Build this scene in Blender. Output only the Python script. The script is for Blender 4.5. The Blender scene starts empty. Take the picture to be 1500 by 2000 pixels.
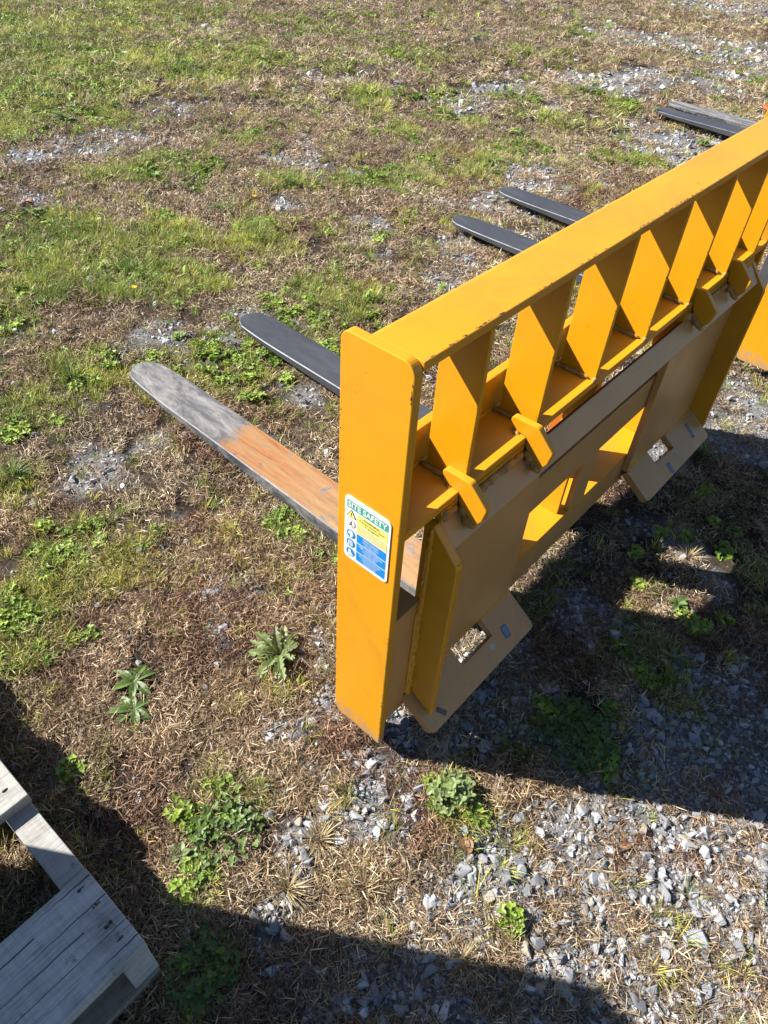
import bpy, bmesh, math, random
import numpy as np
from mathutils import Vector, Matrix, noise

random.seed(7)
rng = np.random.default_rng(11)
scene = bpy.context.scene
col = scene.collection
K = 0.68                      # metres per layout unit (height of the end plates)
GZ = -0.05                    # level of the ground in layout units

# ------------------------------------------------------------------ camera
CR = Vector((0.65861483, -0.75051994, 0.05428004))
CU = Vector((0.50298625, 0.49274777, 0.71007357))
CF = Vector((0.55967075, 0.44036287, -0.70203219))
CP = Vector((-0.64962, -0.476527, 1.526457))
CFP = 1426.9                  # focal length in pixels of the 1500 px wide photo
cam_d = bpy.data.cameras.new('camera')
cam = bpy.data.objects.new('camera', cam_d)
col.objects.link(cam)
cam_d.sensor_fit = 'HORIZONTAL'
cam_d.sensor_width = 36.0
cam_d.lens = CFP / 1500.0 * 36.0
cam_d.clip_start = 0.05
cam_d.clip_end = 300.0
cam.matrix_world = Matrix(((CR.x, CU.x, -CF.x, CP.x * K), (CR.y, CU.y, -CF.y, CP.y * K),
                           (CR.z, CU.z, -CF.z, CP.z * K), (0, 0, 0, 1)))
scene.camera = cam

# ------------------------------------------------------------------ light
SUN = Vector((-0.62, 1.0, 0.93)).normalized()       # towards the sun
elev = math.asin(SUN.z)
azim = math.atan2(SUN.x, SUN.y)
world = bpy.data.worlds.new('World')
scene.world = world
world.use_nodes = True
wn = world.node_tree
bg = wn.nodes['Background']
sky = wn.nodes.new('ShaderNodeTexSky')
sky.sky_type = 'NISHITA'
sky.sun_disc = False
sky.sun_elevation = elev
sky.sun_rotation = azim
sky.air_density = 1.0
sky.dust_density = 0.2
sky.ozone_density = 3.0
wn.links.new(sky.outputs[0], bg.inputs[0])
bg.inputs[1].default_value = 0.050
sd = bpy.data.lights.new('sun', 'SUN')
sd.energy = 5.0
sd.angle = math.radians(0.5)
sd.color = (1.0, 0.955, 0.89)
so = bpy.data.objects.new('sun', sd)
col.objects.link(so)
so.rotation_euler = SUN.to_track_quat('Z', 'Y').to_euler()
scene.view_settings.view_transform = 'Standard'
scene.view_settings.look = 'None'
scene.view_settings.gamma = 1.0
scene.view_settings.use_curve_mapping = False
scene.view_settings.exposure = 1.2
scene.render.engine = 'CYCLES'
scene.cycles.max_bounces = 5
scene.cycles.diffuse_bounces = 1
scene.cycles.glossy_bounces = 2
scene.cycles.transmission_bounces = 2

# ------------------------------------------------------------------ helpers
def tag(o, label=None, cat=None, group=None, kind=None):
    if label: o['label'] = label
    if cat: o['category'] = cat
    if group: o['group'] = group
    if kind: o['kind'] = kind
    return o

def thing(name, label, cat, loc=(0, 0, 0), rz=0.0, group=None):
    o = bpy.data.objects.new(name, None)
    o.empty_display_size = 0.1
    col.objects.link(o)
    o.location = (loc[0] * K, loc[1] * K, loc[2] * K)
    o.rotation_euler = (0, 0, rz)
    return tag(o, label, cat, group)

def obj(name, bm, mat, parent=None, bevel=0.0, scale=True, smooth=False):
    if scale:
        for v in bm.verts: v.co *= K
    me = bpy.data.meshes.new(name)
    bmesh.ops.recalc_face_normals(bm, faces=bm.faces[:])
    bm.to_mesh(me); bm.free()
    if smooth:
        for p in me.polygons: p.use_smooth = True
    mats = mat if isinstance(mat, (list, tuple)) else [mat]
    for m in mats: me.materials.append(m)
    o = bpy.data.objects.new(name, me)
    col.objects.link(o)
    if parent: o.parent = parent
    if bevel:
        b = o.modifiers.new('bevel', 'BEVEL')
        b.width = bevel; b.segments = 2; b.limit_method = 'ANGLE'; b.angle_limit = math.radians(40)
        b.harden_normals = False
    return o

def copy_thing(root, loc, label, group=None):
    def cp(o, parent):
        c = o.copy(); col.objects.link(c); c.parent = parent
        for ch in list(o.children): cp(ch, c)
        return c
    r = cp(root, None)
    r.location = (loc[0] * K, loc[1] * K, loc[2] * K)
    r['label'] = label
    if group: r['group'] = group
    return r

def prism(bm, pts, axis, a0, a1, mi=0):
    """extrude a 2D outline along an axis; pts are the two other coordinates in order"""
    def P(p, a):
        if axis == 'x': return (a, p[0], p[1])
        if axis == 'y': return (p[0], a, p[1])
        return (p[0], p[1], a)
    A = [bm.verts.new(P(p, a0)) for p in pts]
    B = [bm.verts.new(P(p, a1)) for p in pts]
    n = len(pts)
    fs = [bm.faces.new(A), bm.faces.new(B[::-1])]
    for i in range(n):
        fs.append(bm.faces.new((A[i], A[(i + 1) % n], B[(i + 1) % n], B[i])))
    for f in fs: f.material_index = mi
    return A + B

def box(bm, x0, x1, y0, y1, z0, z1, mi=0):
    return prism(bm, [(x0, y0), (x1, y0), (x1, y1), (x0, y1)], 'z', z0, z1, mi)

def rounded(pts, radii, n=5):
    out = []
    m = len(pts)
    for i in range(m):
        p = Vector(pts[i]); a = Vector(pts[i - 1]); b = Vector(pts[(i + 1) % m]); r = radii[i]
        if r <= 0: out.append(tuple(p)); continue
        u = (a - p).normalized(); w = (b - p).normalized()
        ang = u.angle(w); d = r / math.tan(ang / 2)
        c = p + (u + w).normalized() * (r / math.sin(ang / 2))
        s = p + u * d - c; e = p + w * d - c
        a0 = math.atan2(s.y, s.x); a1 = math.atan2(e.y, e.x)
        da = (a1 - a0 + math.pi) % (2 * math.pi) - math.pi
        for k in range(n + 1):
            t = a0 + da * k / n
            out.append((c.x + r * math.cos(t), c.y + r * math.sin(t)))
    return out

def tube(bm, p, q, r, n=7, seg=None, jit=0.0, sag=0.0, mi=0):
    p = Vector(p); q = Vector(q); d = (q - p)
    L = d.length; d.normalize()
    s = d.orthogonal().normalized(); t = d.cross(s)
    seg = seg or max(2, int(L / 0.008))
    rings = []
    for k in range(seg + 1):
        f = k / seg
        rr = r * (1 + jit * (random.random() - .5) * 2)
        if k in (0, seg): rr *= 0.35
        c = p + (q - p) * f + (s * (random.random() - .5) + t * (random.random() - .5)) * r * jit
        rings.append([bm.verts.new(c + (s * math.cos(2 * math.pi * i / n) + t * math.sin(2 * math.pi * i / n)) * rr *
                      (1 + jit * .5 * (random.random() - .5))) for i in range(n)])
    for a, b in zip(rings, rings[1:]):
        for i in range(n):
            bm.faces.new((a[i], a[(i + 1) % n], b[(i + 1) % n], b[i])).material_index = mi
    bm.faces.new(rings[0][::-1]); bm.faces.new(rings[-1])

# ------------------------------------------------------------------ materials
def new_mat(name):
    m = bpy.data.materials.new(name); m.use_nodes = True
    nt = m.node_tree
    return m, nt, nt.nodes['Principled BSDF']

def nd(nt, t, **kw):
    n = nt.nodes.new(t)
    for k, v in kw.items():
        if k.startswith('i_'): n.inputs[k[2:].replace('_', ' ')].default_value = v
        else: setattr(n, k, v)
    return n

def ramp(nt, fac, stops):
    r = nt.nodes.new('ShaderNodeValToRGB')
    e = r.color_ramp.elements
    while len(e) < len(stops): e.new(0.5)
    for el, (p, c) in zip(e, stops):
        el.position = p; el.color = c if len(c) == 4 else (*c, 1)
    nt.links.new(fac, r.inputs[0])
    return r

def mixc(nt, fac, a, b, mode='MIX'):
    m = nt.nodes.new('ShaderNodeMix'); m.data_type = 'RGBA'; m.blend_type = mode
    for inp, v in ((m.inputs[0], fac), (m.inputs[6], a), (m.inputs[7], b)):
        if isinstance(v, bpy.types.NodeSocket): nt.links.new(v, inp)
        else: inp.default_value = v if not isinstance(v, tuple) or len(v) == 4 else (*v, 1)
    return m.outputs[2]

def noise_n(nt, scale, detail=4, rough=0.55, coord='Object', dist=0.0, stretch=None):
    tc = nt.nodes.new('ShaderNodeTexCoord')
    n = nd(nt, 'ShaderNodeTexNoise', i_Scale=scale, i_Detail=detail, i_Roughness=rough, i_Distortion=dist)
    if stretch:
        mp = nt.nodes.new('ShaderNodeMapping'); mp.inputs['Scale'].default_value = stretch
        nt.links.new(tc.outputs[coord], mp.inputs[0]); nt.links.new(mp.outputs[0], n.inputs[0])
    else: nt.links.new(tc.outputs[coord], n.inputs[0])
    return n.outputs[0]

def bump(nt, bs, height, strength, dist):
    b = nd(nt, 'ShaderNodeBump', i_Strength=strength, i_Distance=dist)
    nt.links.new(height, b.inputs['Height']); nt.links.new(b.outputs[0], bs.inputs['Normal'])
    return b

def paint_material(name, base, film=0.0, rust=0.5):
    m, nt, bs = new_mat(name)
    a = noise_n(nt, 7, 5, .6)
    r = ramp(nt, a, [(.3, tuple(c * .93 for c in base)), (.7, tuple(min(1, c * 1.05) for c in base))])
    c = r.outputs[0]
    # thin rubbed haze of dust, large soft shapes
    dn = ramp(nt, noise_n(nt, 3.1, 6, .65, dist=.6), [(.35, (0, 0, 0)), (.85, (1, 1, 1))])
    mul = nd(nt, 'ShaderNodeMath', operation='MULTIPLY'); nt.links.new(dn.outputs[0], mul.inputs[0]); mul.inputs[1].default_value = .07 + film
    c = mixc(nt, mul.outputs[0], c, (.52, .36, .16))
    # small chips and dark specks
    ch = ramp(nt, noise_n(nt, 95, 3, .6), [(.70, (0, 0, 0)), (.715, (1, 1, 1))])
    area = ramp(nt, noise_n(nt, 9, 3, .6), [(.52, (0, 0, 0)), (.66, (1, 1, 1))])
    mm = nd(nt, 'ShaderNodeMath', operation='MULTIPLY'); nt.links.new(ch.outputs[0], mm.inputs[0]); nt.links.new(area.outputs[0], mm.inputs[1])
    c = mixc(nt, mm.outputs[0], c, (.05, .025, .012))
    # dried mud splashes near the foot
    tcz = nt.nodes.new('ShaderNodeTexCoord'); sz = nt.nodes.new('ShaderNodeSeparateXYZ'); nt.links.new(tcz.outputs['Object'], sz.inputs[0])
    zr = nd(nt, 'ShaderNodeMapRange', i_From_Min=.075, i_From_Max=.0, i_To_Min=0.0, i_To_Max=.34); nt.links.new(sz.outputs[2], zr.inputs[0])
    za = nd(nt, 'ShaderNodeMath', operation='ADD'); nt.links.new(zr.outputs[0], za.inputs[0]); nt.links.new(noise_n(nt, 55, 8, .8), za.inputs[1])
    zm = ramp(nt, za.outputs[0], [(.70, (0, 0, 0)), (.80, (.6, .6, .6))])
    zg = nd(nt, 'ShaderNodeMath', operation='LESS_THAN'); nt.links.new(sz.outputs[2], zg.inputs[0]); zg.inputs[1].default_value = .075
    zz = nd(nt, 'ShaderNodeMath', operation='MULTIPLY'); nt.links.new(zm.outputs[0], zz.inputs[0]); nt.links.new(zg.outputs[0], zz.inputs[1])
    c = mixc(nt, zz.outputs[0], c, (.30, .24, .18))
    # grime smears and hair scratches
    gr_ = ramp(nt, noise_n(nt, 4.3, 7, .72, dist=1.2), [(.50, (0, 0, 0)), (.68, (1, 1, 1))])
    gm2 = nd(nt, 'ShaderNodeMath', operation='MULTIPLY'); nt.links.new(gr_.outputs[0], gm2.inputs[0]); gm2.inputs[1].default_value = .30
    c = mixc(nt, gm2.outputs[0], c, (.30, .14, .03))
    for st_, sc_ in (((1, 60, 60), 3.0), ((50, 4, 4), 3.4)):
        sn = ramp(nt, noise_n(nt, sc_, 2, .5, dist=.25, stretch=st_), [(.700, (0, 0, 0)), (.712, (1, 1, 1))])
        sa_ = ramp(nt, noise_n(nt, 6, 3, .6, dist=.5), [(.5, (0, 0, 0)), (.62, (1, 1, 1))])
        sm = nd(nt, 'ShaderNodeMath', operation='MULTIPLY'); nt.links.new(sn.outputs[0], sm.inputs[0]); nt.links.new(sa_.outputs[0], sm.inputs[1])
        s3 = nd(nt, 'ShaderNodeMath', operation='MULTIPLY'); nt.links.new(sm.outputs[0], s3.inputs[0]); s3.inputs[1].default_value = .45
        c = mixc(nt, s3.outputs[0], c, (.36, .20, .07))
    nt.links.new(c, bs.inputs['Base Color'])
    rr = nd(nt, 'ShaderNodeMapRange', i_To_Min=.30, i_To_Max=.46); nt.links.new(noise_n(nt, 12, 4), rr.inputs[0])
    nt.links.new(rr.outputs[0], bs.inputs['Roughness'])
    bs.inputs['Specular IOR Level'].default_value = .5
    bs.inputs['Coat Weight'].default_value = .22; bs.inputs['Coat Roughness'].default_value = .42
    bump(nt, bs, noise_n(nt, 260, 2, .5), .12, .0006)
    return m

def simple(name, colr, rough=.6, nscale=30, var=.2, bmp=0.0, metallic=0.0, spec=.5):
    m, nt, bs = new_mat(name)
    r = ramp(nt, noise_n(nt, nscale, 5, .6), [(.3, tuple(c * (1 - var) for c in colr)), (.7, tuple(min(1, c * (1 + var)) for c in colr))])
    nt.links.new(r.outputs[0], bs.inputs['Base Color'])
    bs.inputs['Roughness'].default_value = rough
    bs.inputs['Metallic'].default_value = metallic
    bs.inputs['Specular IOR Level'].default_value = spec
    if bmp: bump(nt, bs, noise_n(nt, nscale * 3, 4, .6), .5, bmp)
    return m

M_yel = paint_material('yellow_paint', (.68, .292, .002))
M_yel_shade = paint_material('shaded_dusty_yellow_paint', (.56, .290, .100), .12)  # rear plates: yellow greyed to carry their shade, plus a heavier dust film
M_weld = simple('painted_weld', (.42, .22, .05), .5, 60, .35, .002)
M_rust = simple('orange_primer_rust', (.42, .10, .012), .55, 40, .3, .001)

def fork_material(name, rusty, primed=True):
    m, nt, bs = new_mat(name)
    tc = nt.nodes.new('ShaderNodeTexCoord')
    sx = nt.nodes.new('ShaderNodeSeparateXYZ'); nt.links.new(tc.outputs['Object'], sx.inputs[0])
    blk = ramp(nt, noise_n(nt, 5, 6, .65, stretch=(2, .5, 2)), [(.35, (.034, .037, .045)), (.75, (.075, .080, .094))])
    c = blk.outputs[0]
    # scuffs of bare pale metal dust
    sc = ramp(nt, noise_n(nt, 17, 10, .80, dist=.5, stretch=(1.5, .45, 1)), [(.44, (0, 0, 0)), (.72, (1, 1, 1))])
    mu = nd(nt, 'ShaderNodeMath', operation='MULTIPLY'); nt.links.new(sc.outputs[0], mu.inputs[0]); mu.inputs[1].default_value = .85 if rusty else .18
    c = mixc(nt, mu.outputs[0], c, (.42, .40, .37) if rusty else (.18, .18, .19))
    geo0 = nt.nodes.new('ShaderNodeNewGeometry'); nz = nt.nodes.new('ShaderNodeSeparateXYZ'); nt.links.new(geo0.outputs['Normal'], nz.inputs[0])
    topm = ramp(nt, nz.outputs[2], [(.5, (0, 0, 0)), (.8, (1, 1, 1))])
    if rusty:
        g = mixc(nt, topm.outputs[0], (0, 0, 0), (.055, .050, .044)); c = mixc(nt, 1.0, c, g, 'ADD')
        # orange film from the heel out to about a metre
        nz2 = nd(nt, 'ShaderNodeMath', operation='MULTIPLY_ADD'); nt.links.new(noise_n(nt, 16, 8, .75), nz2.inputs[0]); nz2.inputs[1].default_value = -.16; nt.links.new(sx.outputs[1], nz2.inputs[2])
        skew = nd(nt, 'ShaderNodeMath', operation='MULTIPLY_ADD'); nt.links.new(sx.outputs[0], skew.inputs[0]); skew.inputs[1].default_value = -.25; nt.links.new(nz2.outputs[0], skew.inputs[2])
        edge = nd(nt, 'ShaderNodeMapRange', i_From_Min=.530, i_From_Max=.495); nt.links.new(skew.outputs[0], edge.inputs[0])
        grain = ramp(nt, noise_n(nt, 8, 6, .7, dist=1.0, stretch=(9, .7, 3)), [(.28, (.20, .060, .018)), (.42, (.33, .125, .040)), (.55, (.36, .20, .085)), (.66, (.27, .18, .10)), (.78, (.12, .10, .085))])
        hole = ramp(nt, noise_n(nt, 11, 8, .7, dist=.6, stretch=(1, .7, 1)), [(.555, (1, 1, 1)), (.585, (.12, .12, .12))])
        mk = nd(nt, 'ShaderNodeMath', operation='MULTIPLY'); nt.links.new(edge.outputs[0], mk.inputs[0]); nt.links.new(hole.outputs[0], mk.inputs[1])
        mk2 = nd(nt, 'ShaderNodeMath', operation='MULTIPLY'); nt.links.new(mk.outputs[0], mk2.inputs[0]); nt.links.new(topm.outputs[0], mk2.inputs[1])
        fade = nd(nt, 'ShaderNodeMapRange', i_From_Min=.52, i_From_Max=.25); nt.links.new(sx.outputs[1], fade.inputs[0])
        tan = ramp(nt, noise_n(nt, 12, 9, .75, dist=.4, stretch=(5, .6, 2)), [(.30, (.13, .095, .065)), (.48, (.34, .22, .11)), (.62, (.44, .30, .16)), (.78, (.20, .17, .13))])
        fd = nd(nt, 'ShaderNodeMath', operation='MULTIPLY'); nt.links.new(fade.outputs[0], fd.inputs[0]); fd.inputs[1].default_value = .75
        oc = mixc(nt, fd.outputs[0], grain.outputs[0], tan.outputs[0])
        c = mixc(nt, mk2.outputs[0], c, oc)
        spot = ramp(nt, noise_n(nt, 7.3, 3, .5), [(.66, (0, 0, 0)), (.76, (1, 1, 1))])
        s2 = nd(nt, 'ShaderNodeMath', operation='MULTIPLY'); nt.links.new(spot.outputs[0], s2.inputs[0]); s2.inputs[1].default_value = .5
        c = mixc(nt, s2.outputs[0], c, (.30, .19, .12))
    # shank behind the frame is orange primer
    if not primed:
        nt.links.new(c, bs.inputs['Base Color']); bs.inputs['Roughness'].default_value = .55
        bump(nt, bs, noise_n(nt, 120, 4, .6), .2, .001); return m
    sh = nd(nt, 'ShaderNodeMath', operation='GREATER_THAN'); nt.links.new(sx.outputs[2], sh.inputs[0]); sh.inputs[1].default_value = .06 * K
    c = mixc(nt, sh.outputs[0], c, (.45, .12, .015))
    nt.links.new(c, bs.inputs['Base Color'])
    bs.inputs['Roughness'].default_value = .52
    bs.inputs['Specular IOR Level'].default_value = .45
    bump(nt, bs, noise_n(nt, 120, 4, .6), .15, .001)
    return m
RUSTY = 1.0
M_fork_edge = simple('worn_fork_edge', (.13, .135, .15), .5, 45, .6)
M_fork_worn = fork_material('worn_fork_steel', True)
M_fork_black = fork_material('black_fork_paint', False)
M_fork_black2 = fork_material('black_fork_paint_plain', False, False)
M_fork_worn2 = fork_material('worn_fork_steel_plain', True, False)

def wood_material(name, base, dark):
    m, nt, bs = new_mat(name)
    g = noise_n(nt, 9, 7, .7, dist=.5, stretch=(1.2, 14, 14))
    g2 = noise_n(nt, 30, 5, .7, stretch=(1, 12, 12))
    r = ramp(nt, g, [(.25, dark), (.48, base), (.8, tuple(min(1, c * 1.22) for c in base))])
    r2 = ramp(nt, g2, [(.30, (.55, .52, .50)), (.5, (1, 1, 1))])
    c = mixc(nt, .8, r.outputs[0], r2.outputs[0], 'MULTIPLY')
    pa = ramp(nt, noise_n(nt, 4.5, 3, .5), [(.48, (1, 1, 1)), (.53, (.70, .70, .68))]); c = mixc(nt, 1.0, c, pa.outputs[0], 'MULTIPLY')
    sw = ramp(nt, noise_n(nt, 60, 3, .6, stretch=(4, .4, 1)), [(.35, (.9, .9, .9)), (.6, (1.05, 1.05, 1.05))]); c = mixc(nt, 1.0, c, sw.outputs[0], 'MULTIPLY')
    st = ramp(nt, noise_n(nt, 34, 6, .7), [(.62, (0, 0, 0)), (.70, (1, 1, 1))])
    s2 = nd(nt, 'ShaderNodeMath', operation='MULTIPLY'); nt.links.new(st.outputs[0], s2.inputs[0]); s2.inputs[1].default_value = .7
    c = mixc(nt, s2.outputs[0], c, (.07, .065, .06))
    nt.links.new(c, bs.inputs['Base Color'])
    bs.inputs['Roughness'].default_value = .8
    bump(nt, bs, g2, .6, .0015)
    return m
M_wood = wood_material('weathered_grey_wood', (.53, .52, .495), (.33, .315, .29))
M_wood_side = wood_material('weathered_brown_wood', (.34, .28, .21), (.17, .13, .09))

def flat(name, colr, rough=.4):
    m, nt, bs = new_mat(name)
    bs.inputs['Base Color'].default_value = (*colr, 1); bs.inputs['Roughness'].default_value = rough
    return m
M_lw = flat('label_white', (.82, .83, .82), .3)
M_lg = flat('label_green', (.05, .36, .26), .3)
M_ly = flat('label_yellow', (.83, .76, .16), .3)
M_lf = flat('label_faded_yellow', (.62, .58, .20), .35)
M_lb = flat('label_blue', (.01, .22, .60), .3)
M_lk = flat('label_black', (.02, .02, .02), .4)
M_lr = flat('label_faded_red', (.70, .36, .26), .4)
M_lblue2 = flat('scrap_blue', (.03, .12, .25), .5)
M_lgrey = flat('scrap_grey', (.45, .47, .50), .5)

# ------------------------------------------------------------------ pallet fork frame
FL = 1.64
def build_frame(loc, label):
    F = thing('pallet_fork_frame', label, 'pallet fork frame', loc, 0, 'yellow pallet fork frames')
    bev = .0012
    outline = rounded([(0, 0), (0, 1), (.135, 1), (.135, .0)], [0, .022, .018, .026], 8)
    for k, x in enumerate((0, FL - .018)):
        bm = bmesh.new(); prism(bm, outline, 'x', x, x + .018)
        obj('end_plate', bm, M_yel, F, bev)
    # top rail: flat plate with a down-turned far flange
    bm = bmesh.new()
    prism(bm, rounded([(.0, .982), (.0, .998), (.102, .998), (.102, .938), (.086, .938), (.086, .982)], [0, 0, .012, 0, 0, 0], 4), 'x', .0185, FL - .0185)
    obj('top_rail', bm, M_yel, F, bev)
    slat0 = None
    for k in range(7):
        x = .175 + .2285 * k if k < 6 else 1.52
        if slat0 is None:
            bm = bmesh.new(); prism(bm, [(0, .672), (.0, .9815), (.0855, .9815), (.0855, .672)], 'x', 0, .011)
            slat0 = s = obj('slat', bm, M_yel, F, .0008)
        else:
            s = slat0.copy(); col.objects.link(s); s.parent = F
        s.location = (x * K, 0, 0)
    # upper carriage: shelf and the far upright plate the forks hook on to
    bm = bmesh.new(); box(bm, .0185, FL - .0185, .0, .0995, .654, .6715)
    obj('shelf', bm, M_yel, F, bev)
    bm = bmesh.new(); box(bm, .0185, FL - .0185, .100, .118, .655, .750)
    obj('carriage_plate', bm, M_yel, F, bev)
    bm = bmesh.new(); box(bm, .0185, FL - .0185, .101, .117, .478, .6545)
    obj('primed_plate', bm, M_rust, F, bev)
    # boxed ends: a tall near plate with a small shelf on top
    for x0, x1 in ((.0185, .0945), (1.5685, FL - .0185)):
        bm = bmesh.new(); prism(bm, [(.004, .066), (.0195, .066), (.0195, .412), (.100, .412), (.100, .428), (.004, .428)], 'x', x0, x1)
        obj('end_box', bm, M_yel_shade, F, bev)
    # lower carriage
    bm = bmesh.new(); box(bm, .0950, FL - .0950, .020, .036, .062, .1555)
    obj('bottom_bar', bm, M_yel_shade, F, bev)
    bm = bmesh.new(); box(bm, .0950, FL - .0950, .0205, .100, .156, .1685); obj('lower_shelf', bm, M_yel, F, bev)
    bm = bmesh.new(); box(bm, .0185, FL - .0185, .1005, .117, .050, .166)
    obj('carriage_plate', bm, M_yel, F, bev)
    for x in (.400, .752, 1.235):
        bm = bmesh.new(); prism(bm, [(.037, .169), (.037, .6535), (.0985, .6535), (.0985, .169)], 'x', 0, .012)
        s = obj('lower_slat', bm, M_yel, F, .0008); s.location = (x * K, 0, 0)
    # centre bar and its upright
    bm = bmesh.new(); box(bm, .400, 1.190, .0205, .036, .338, .446)
    obj('centre_bar', bm, M_yel_shade, F, bev)
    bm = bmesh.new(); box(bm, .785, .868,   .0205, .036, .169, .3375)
    obj('centre_upright', bm, M_yel_shade, F, bev)
    # mounting plates
    for x0, x1 in ((.1135, .486), (1.115, 1.5495)):
        bm = bmesh.new(); box(bm, x0, x1, .0, .0195, .112, .610)
        obj('mounting_plate', bm, M_yel_shade, F, bev)
    # side gussets
    g = [(.019, .110), (.019, .632), (-.002, .632), (-.058, .572), (-.062, .560), (-.062, .078), (-.002, .118)]
    for x in (.095, 1.550):
        bm = bmesh.new(); prism(bm, g, 'x', x, x + .018)
        obj('gusset', bm, M_yel, F, bev)
    # top hook lip, a plate sloping down and out
    bm = bmesh.new()
    n = Vector((-.70, -.71)) * .0
    prism(bm, [(-.002, .628), (.009, .618), (-.026, .577), (-.038, .586)], 'x', .1135, 1.5495)
    obj('hook_lip', bm, M_yel_shade, F, bev)
    # side ears standing on shelf and lip
    ear = rounded([(.042, .702), (-.020, .703), (-.061, .664), (-.055, .634), (-.043, .616), (-.003, .648), (.0005, .6725), (.032, .6725)],
                  [.008, .010, .006, .006, 0, 0, 0, 0], 4)
    for x in (.160, .372, 1.128, 1.352):
        bm = bmesh.new(); prism(bm, ear, 'x', x, x + .015)
        obj('ear', bm, M_yel, F, bev)
    # short fillers between the ears close the gap between shelf and lip
    for x0, x1 in ((.1135, .1595), (.1755, .3715), (.3875, .425), (1.095, 1.1275), (1.1435, 1.3515), (1.3675, 1.5495)):
        bm = bmesh.new(); prism(bm, [(.002, .612), (-.003, .626), (-.0005, .653), (.012, .653), (.012, .612)], 'x', x0, x1)
        obj('filler_plate', bm, M_yel, F)
    # bottom lips with lock-pin slots
    def lip(x0, x1, s0, s1):
        p0 = Vector((.0, .111)); d = Vector((-.090, -.063)); L = d.length; d.normalize()
        nn = Vector((-d.y, d.x)) * -1
        if nn.y > 0: nn = -nn
        th = .022
        ts = [0.0, .004, .052, L]; xs = [x0, s0, s1, x1]
        bm = bmesh.new()
        r = .012
        outer = [(x0, .0), (s0, .0), (s0, .050), (s1, .050), (s1, .0), (x1, .0), (x1, L - r), (x1 - r * .3, L - r * .3), (x1 - r, L), (x0 + r, L), (x0 + r * .3, L - r * .3), (x0, L - r)]
        def P(p, k):
            q = p0 + d * p[1] + nn * th * k
            return (p[0], q.x, q.y)
        A = [bm.verts.new(P(p, 0)) for p in outer]; B = [bm.verts.new(P(p, 1)) for p in outer]
        for ids in ((0, 1, 2, 11), (3, 4, 5, 6), (11, 2, 3, 6), (11, 6, 7, 10), (10, 7, 8, 9)):
            bm.faces.new([A[i] for i in ids]); bm.faces.new([B[i] for i in ids[::-1]])
        for i in range(len(A)):
            j = (i + 1) % len(A); bm.faces.new((A[i], A[j], B[j], B[i]))
        return obj('bottom_lip', bm, M_yel_shade, F)
    lip(.078, .488, .246, .366)
    lip(1.118, 1.566, 1.252, 1.372)
    # thickness behind the slots continues down from the mounting plate
    # welds
    welds = [((.094, .000, .130), (.094, .000, .628), .006), ((.1135, -.001, .640), (.1595, -.001, .640), .009),
             ((.179, -.004, .638), (.366, -.004, .638), .0075), ((1.147, -.004, .638), (1.346, -.004, .638), .0075),
             ((.392, -.002, .638), (.422, -.002, .638), .009), ((1.098, -.002, .638), (1.124, -.002, .638), .009),
             ((.172, .030, .673), (.172, .004, .673), .006), ((.157, .026, .673), (.157, -.002, .652), .007),
             ((.166, -.002, .640), (.166, -.040, .604), .0095), ((.369, .028, .674), (.369, -.002, .655), .006),
             ((.377, -.002, .640), (.377, -.042, .605), .0098), ((1.134, -.002, .640), (1.134, -.042, .605), .0095),
             ((1.358, -.002, .640), (1.358, -.042, .605), .0095), ((.390, .024, .674), (.390, -.002, .65), .007),
             ((.114, .0005, .113), (.245, .0005, .113), .0045), ((.367, .0005, .113), (.485, .0005, .113), .0045),
             ((1.118, .0005, .113), (1.25, .0005, .113), .0045), ((1.373, .0005, .113), (1.549, .0005, .113), .0045),
             ((.0905, .001, .080), (.0905, .001, .425), .0065), ((.0845, .002, .110), (.0845, .002, .400), .004), ((.0195, .006, .672), (.0195, .098, .672), .005),
             ((.020, .099, .672), (1.60, .099, .672), .004)]
    for k in range(6):
        x = .175 + .2285 * k
        welds.append(((x - .002, .014, .674), (x - .002, .096, .674), .0062))
        welds.append(((x + .0055, -.004, .673), (x + .0055, .010, .673), .009)); welds.append(((x - .001, .010, .981), (x - .001, .084, .981), .004))
    for p, q, r in welds:
        bm = bmesh.new(); tube(bm, p, q, r, 7, max(3, int((Vector(q) - Vector(p)).length / .006)), .28)
        obj('weld_bead', bm, M_weld if r > .005 and p[0] < 1.4 and p[2] > .5 else M_yel, F, smooth=True)
    return F

frame = build_frame((0, 0, 0), 'yellow steel pallet fork frame with the white and blue safety label on its end plate')

# tin scraps of old tape on the bottom lips
def scrap(F, x, t, w, h, rot, mats):
    p0 = Vector((.0, .111)); d = Vector((-.090, -.063)).normalized(); n = Vector((d.y, -d.x)) 
    if n.y < 0: n = -n
    bm = bmesh.new()
    ca, sa = math.cos(rot), math.sin(rot)
    def quad(a0, a1, b0, b1, off, mi):
        vs = []
        for a, b in ((a0, b0), (a1, b0), (a1, b1), (a0, b1)):
            xx = x + a * ca - b * sa; tt = t + a * sa + b * ca
            q = p0 + d * tt + n * off
            vs.append(bm.verts.new((xx, q.x, q.y)))
        bm.faces.new(vs).material_index = mi
    quad(-w, w, -h, h, .0008, 0)
    if len(mats) > 1:
        for k in range(3):
            quad(-w * .1 + (k - 1) * w * .5, (k - 1) * w * .5 + w * .08, -h * .8, h * .8, .0013, 1)
    obj('tape_scrap', bm, mats, F)
scrap(frame, .405, .066, .010, .016, .15, [M_lblue2, M_lgrey])
scrap(frame, .345, .068, .007, .006, .3, [M_lgrey])
scrap(frame, 1.300, .088, .009, .017, .05, [M_lblue2, M_lgrey])
scrap(frame, 1.495, .050, .007, .026, .1, [M_lblue2, M_lgrey])
scrap(frame, 1.372, .066, .004, .007, .1, [M_lgrey])
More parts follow.
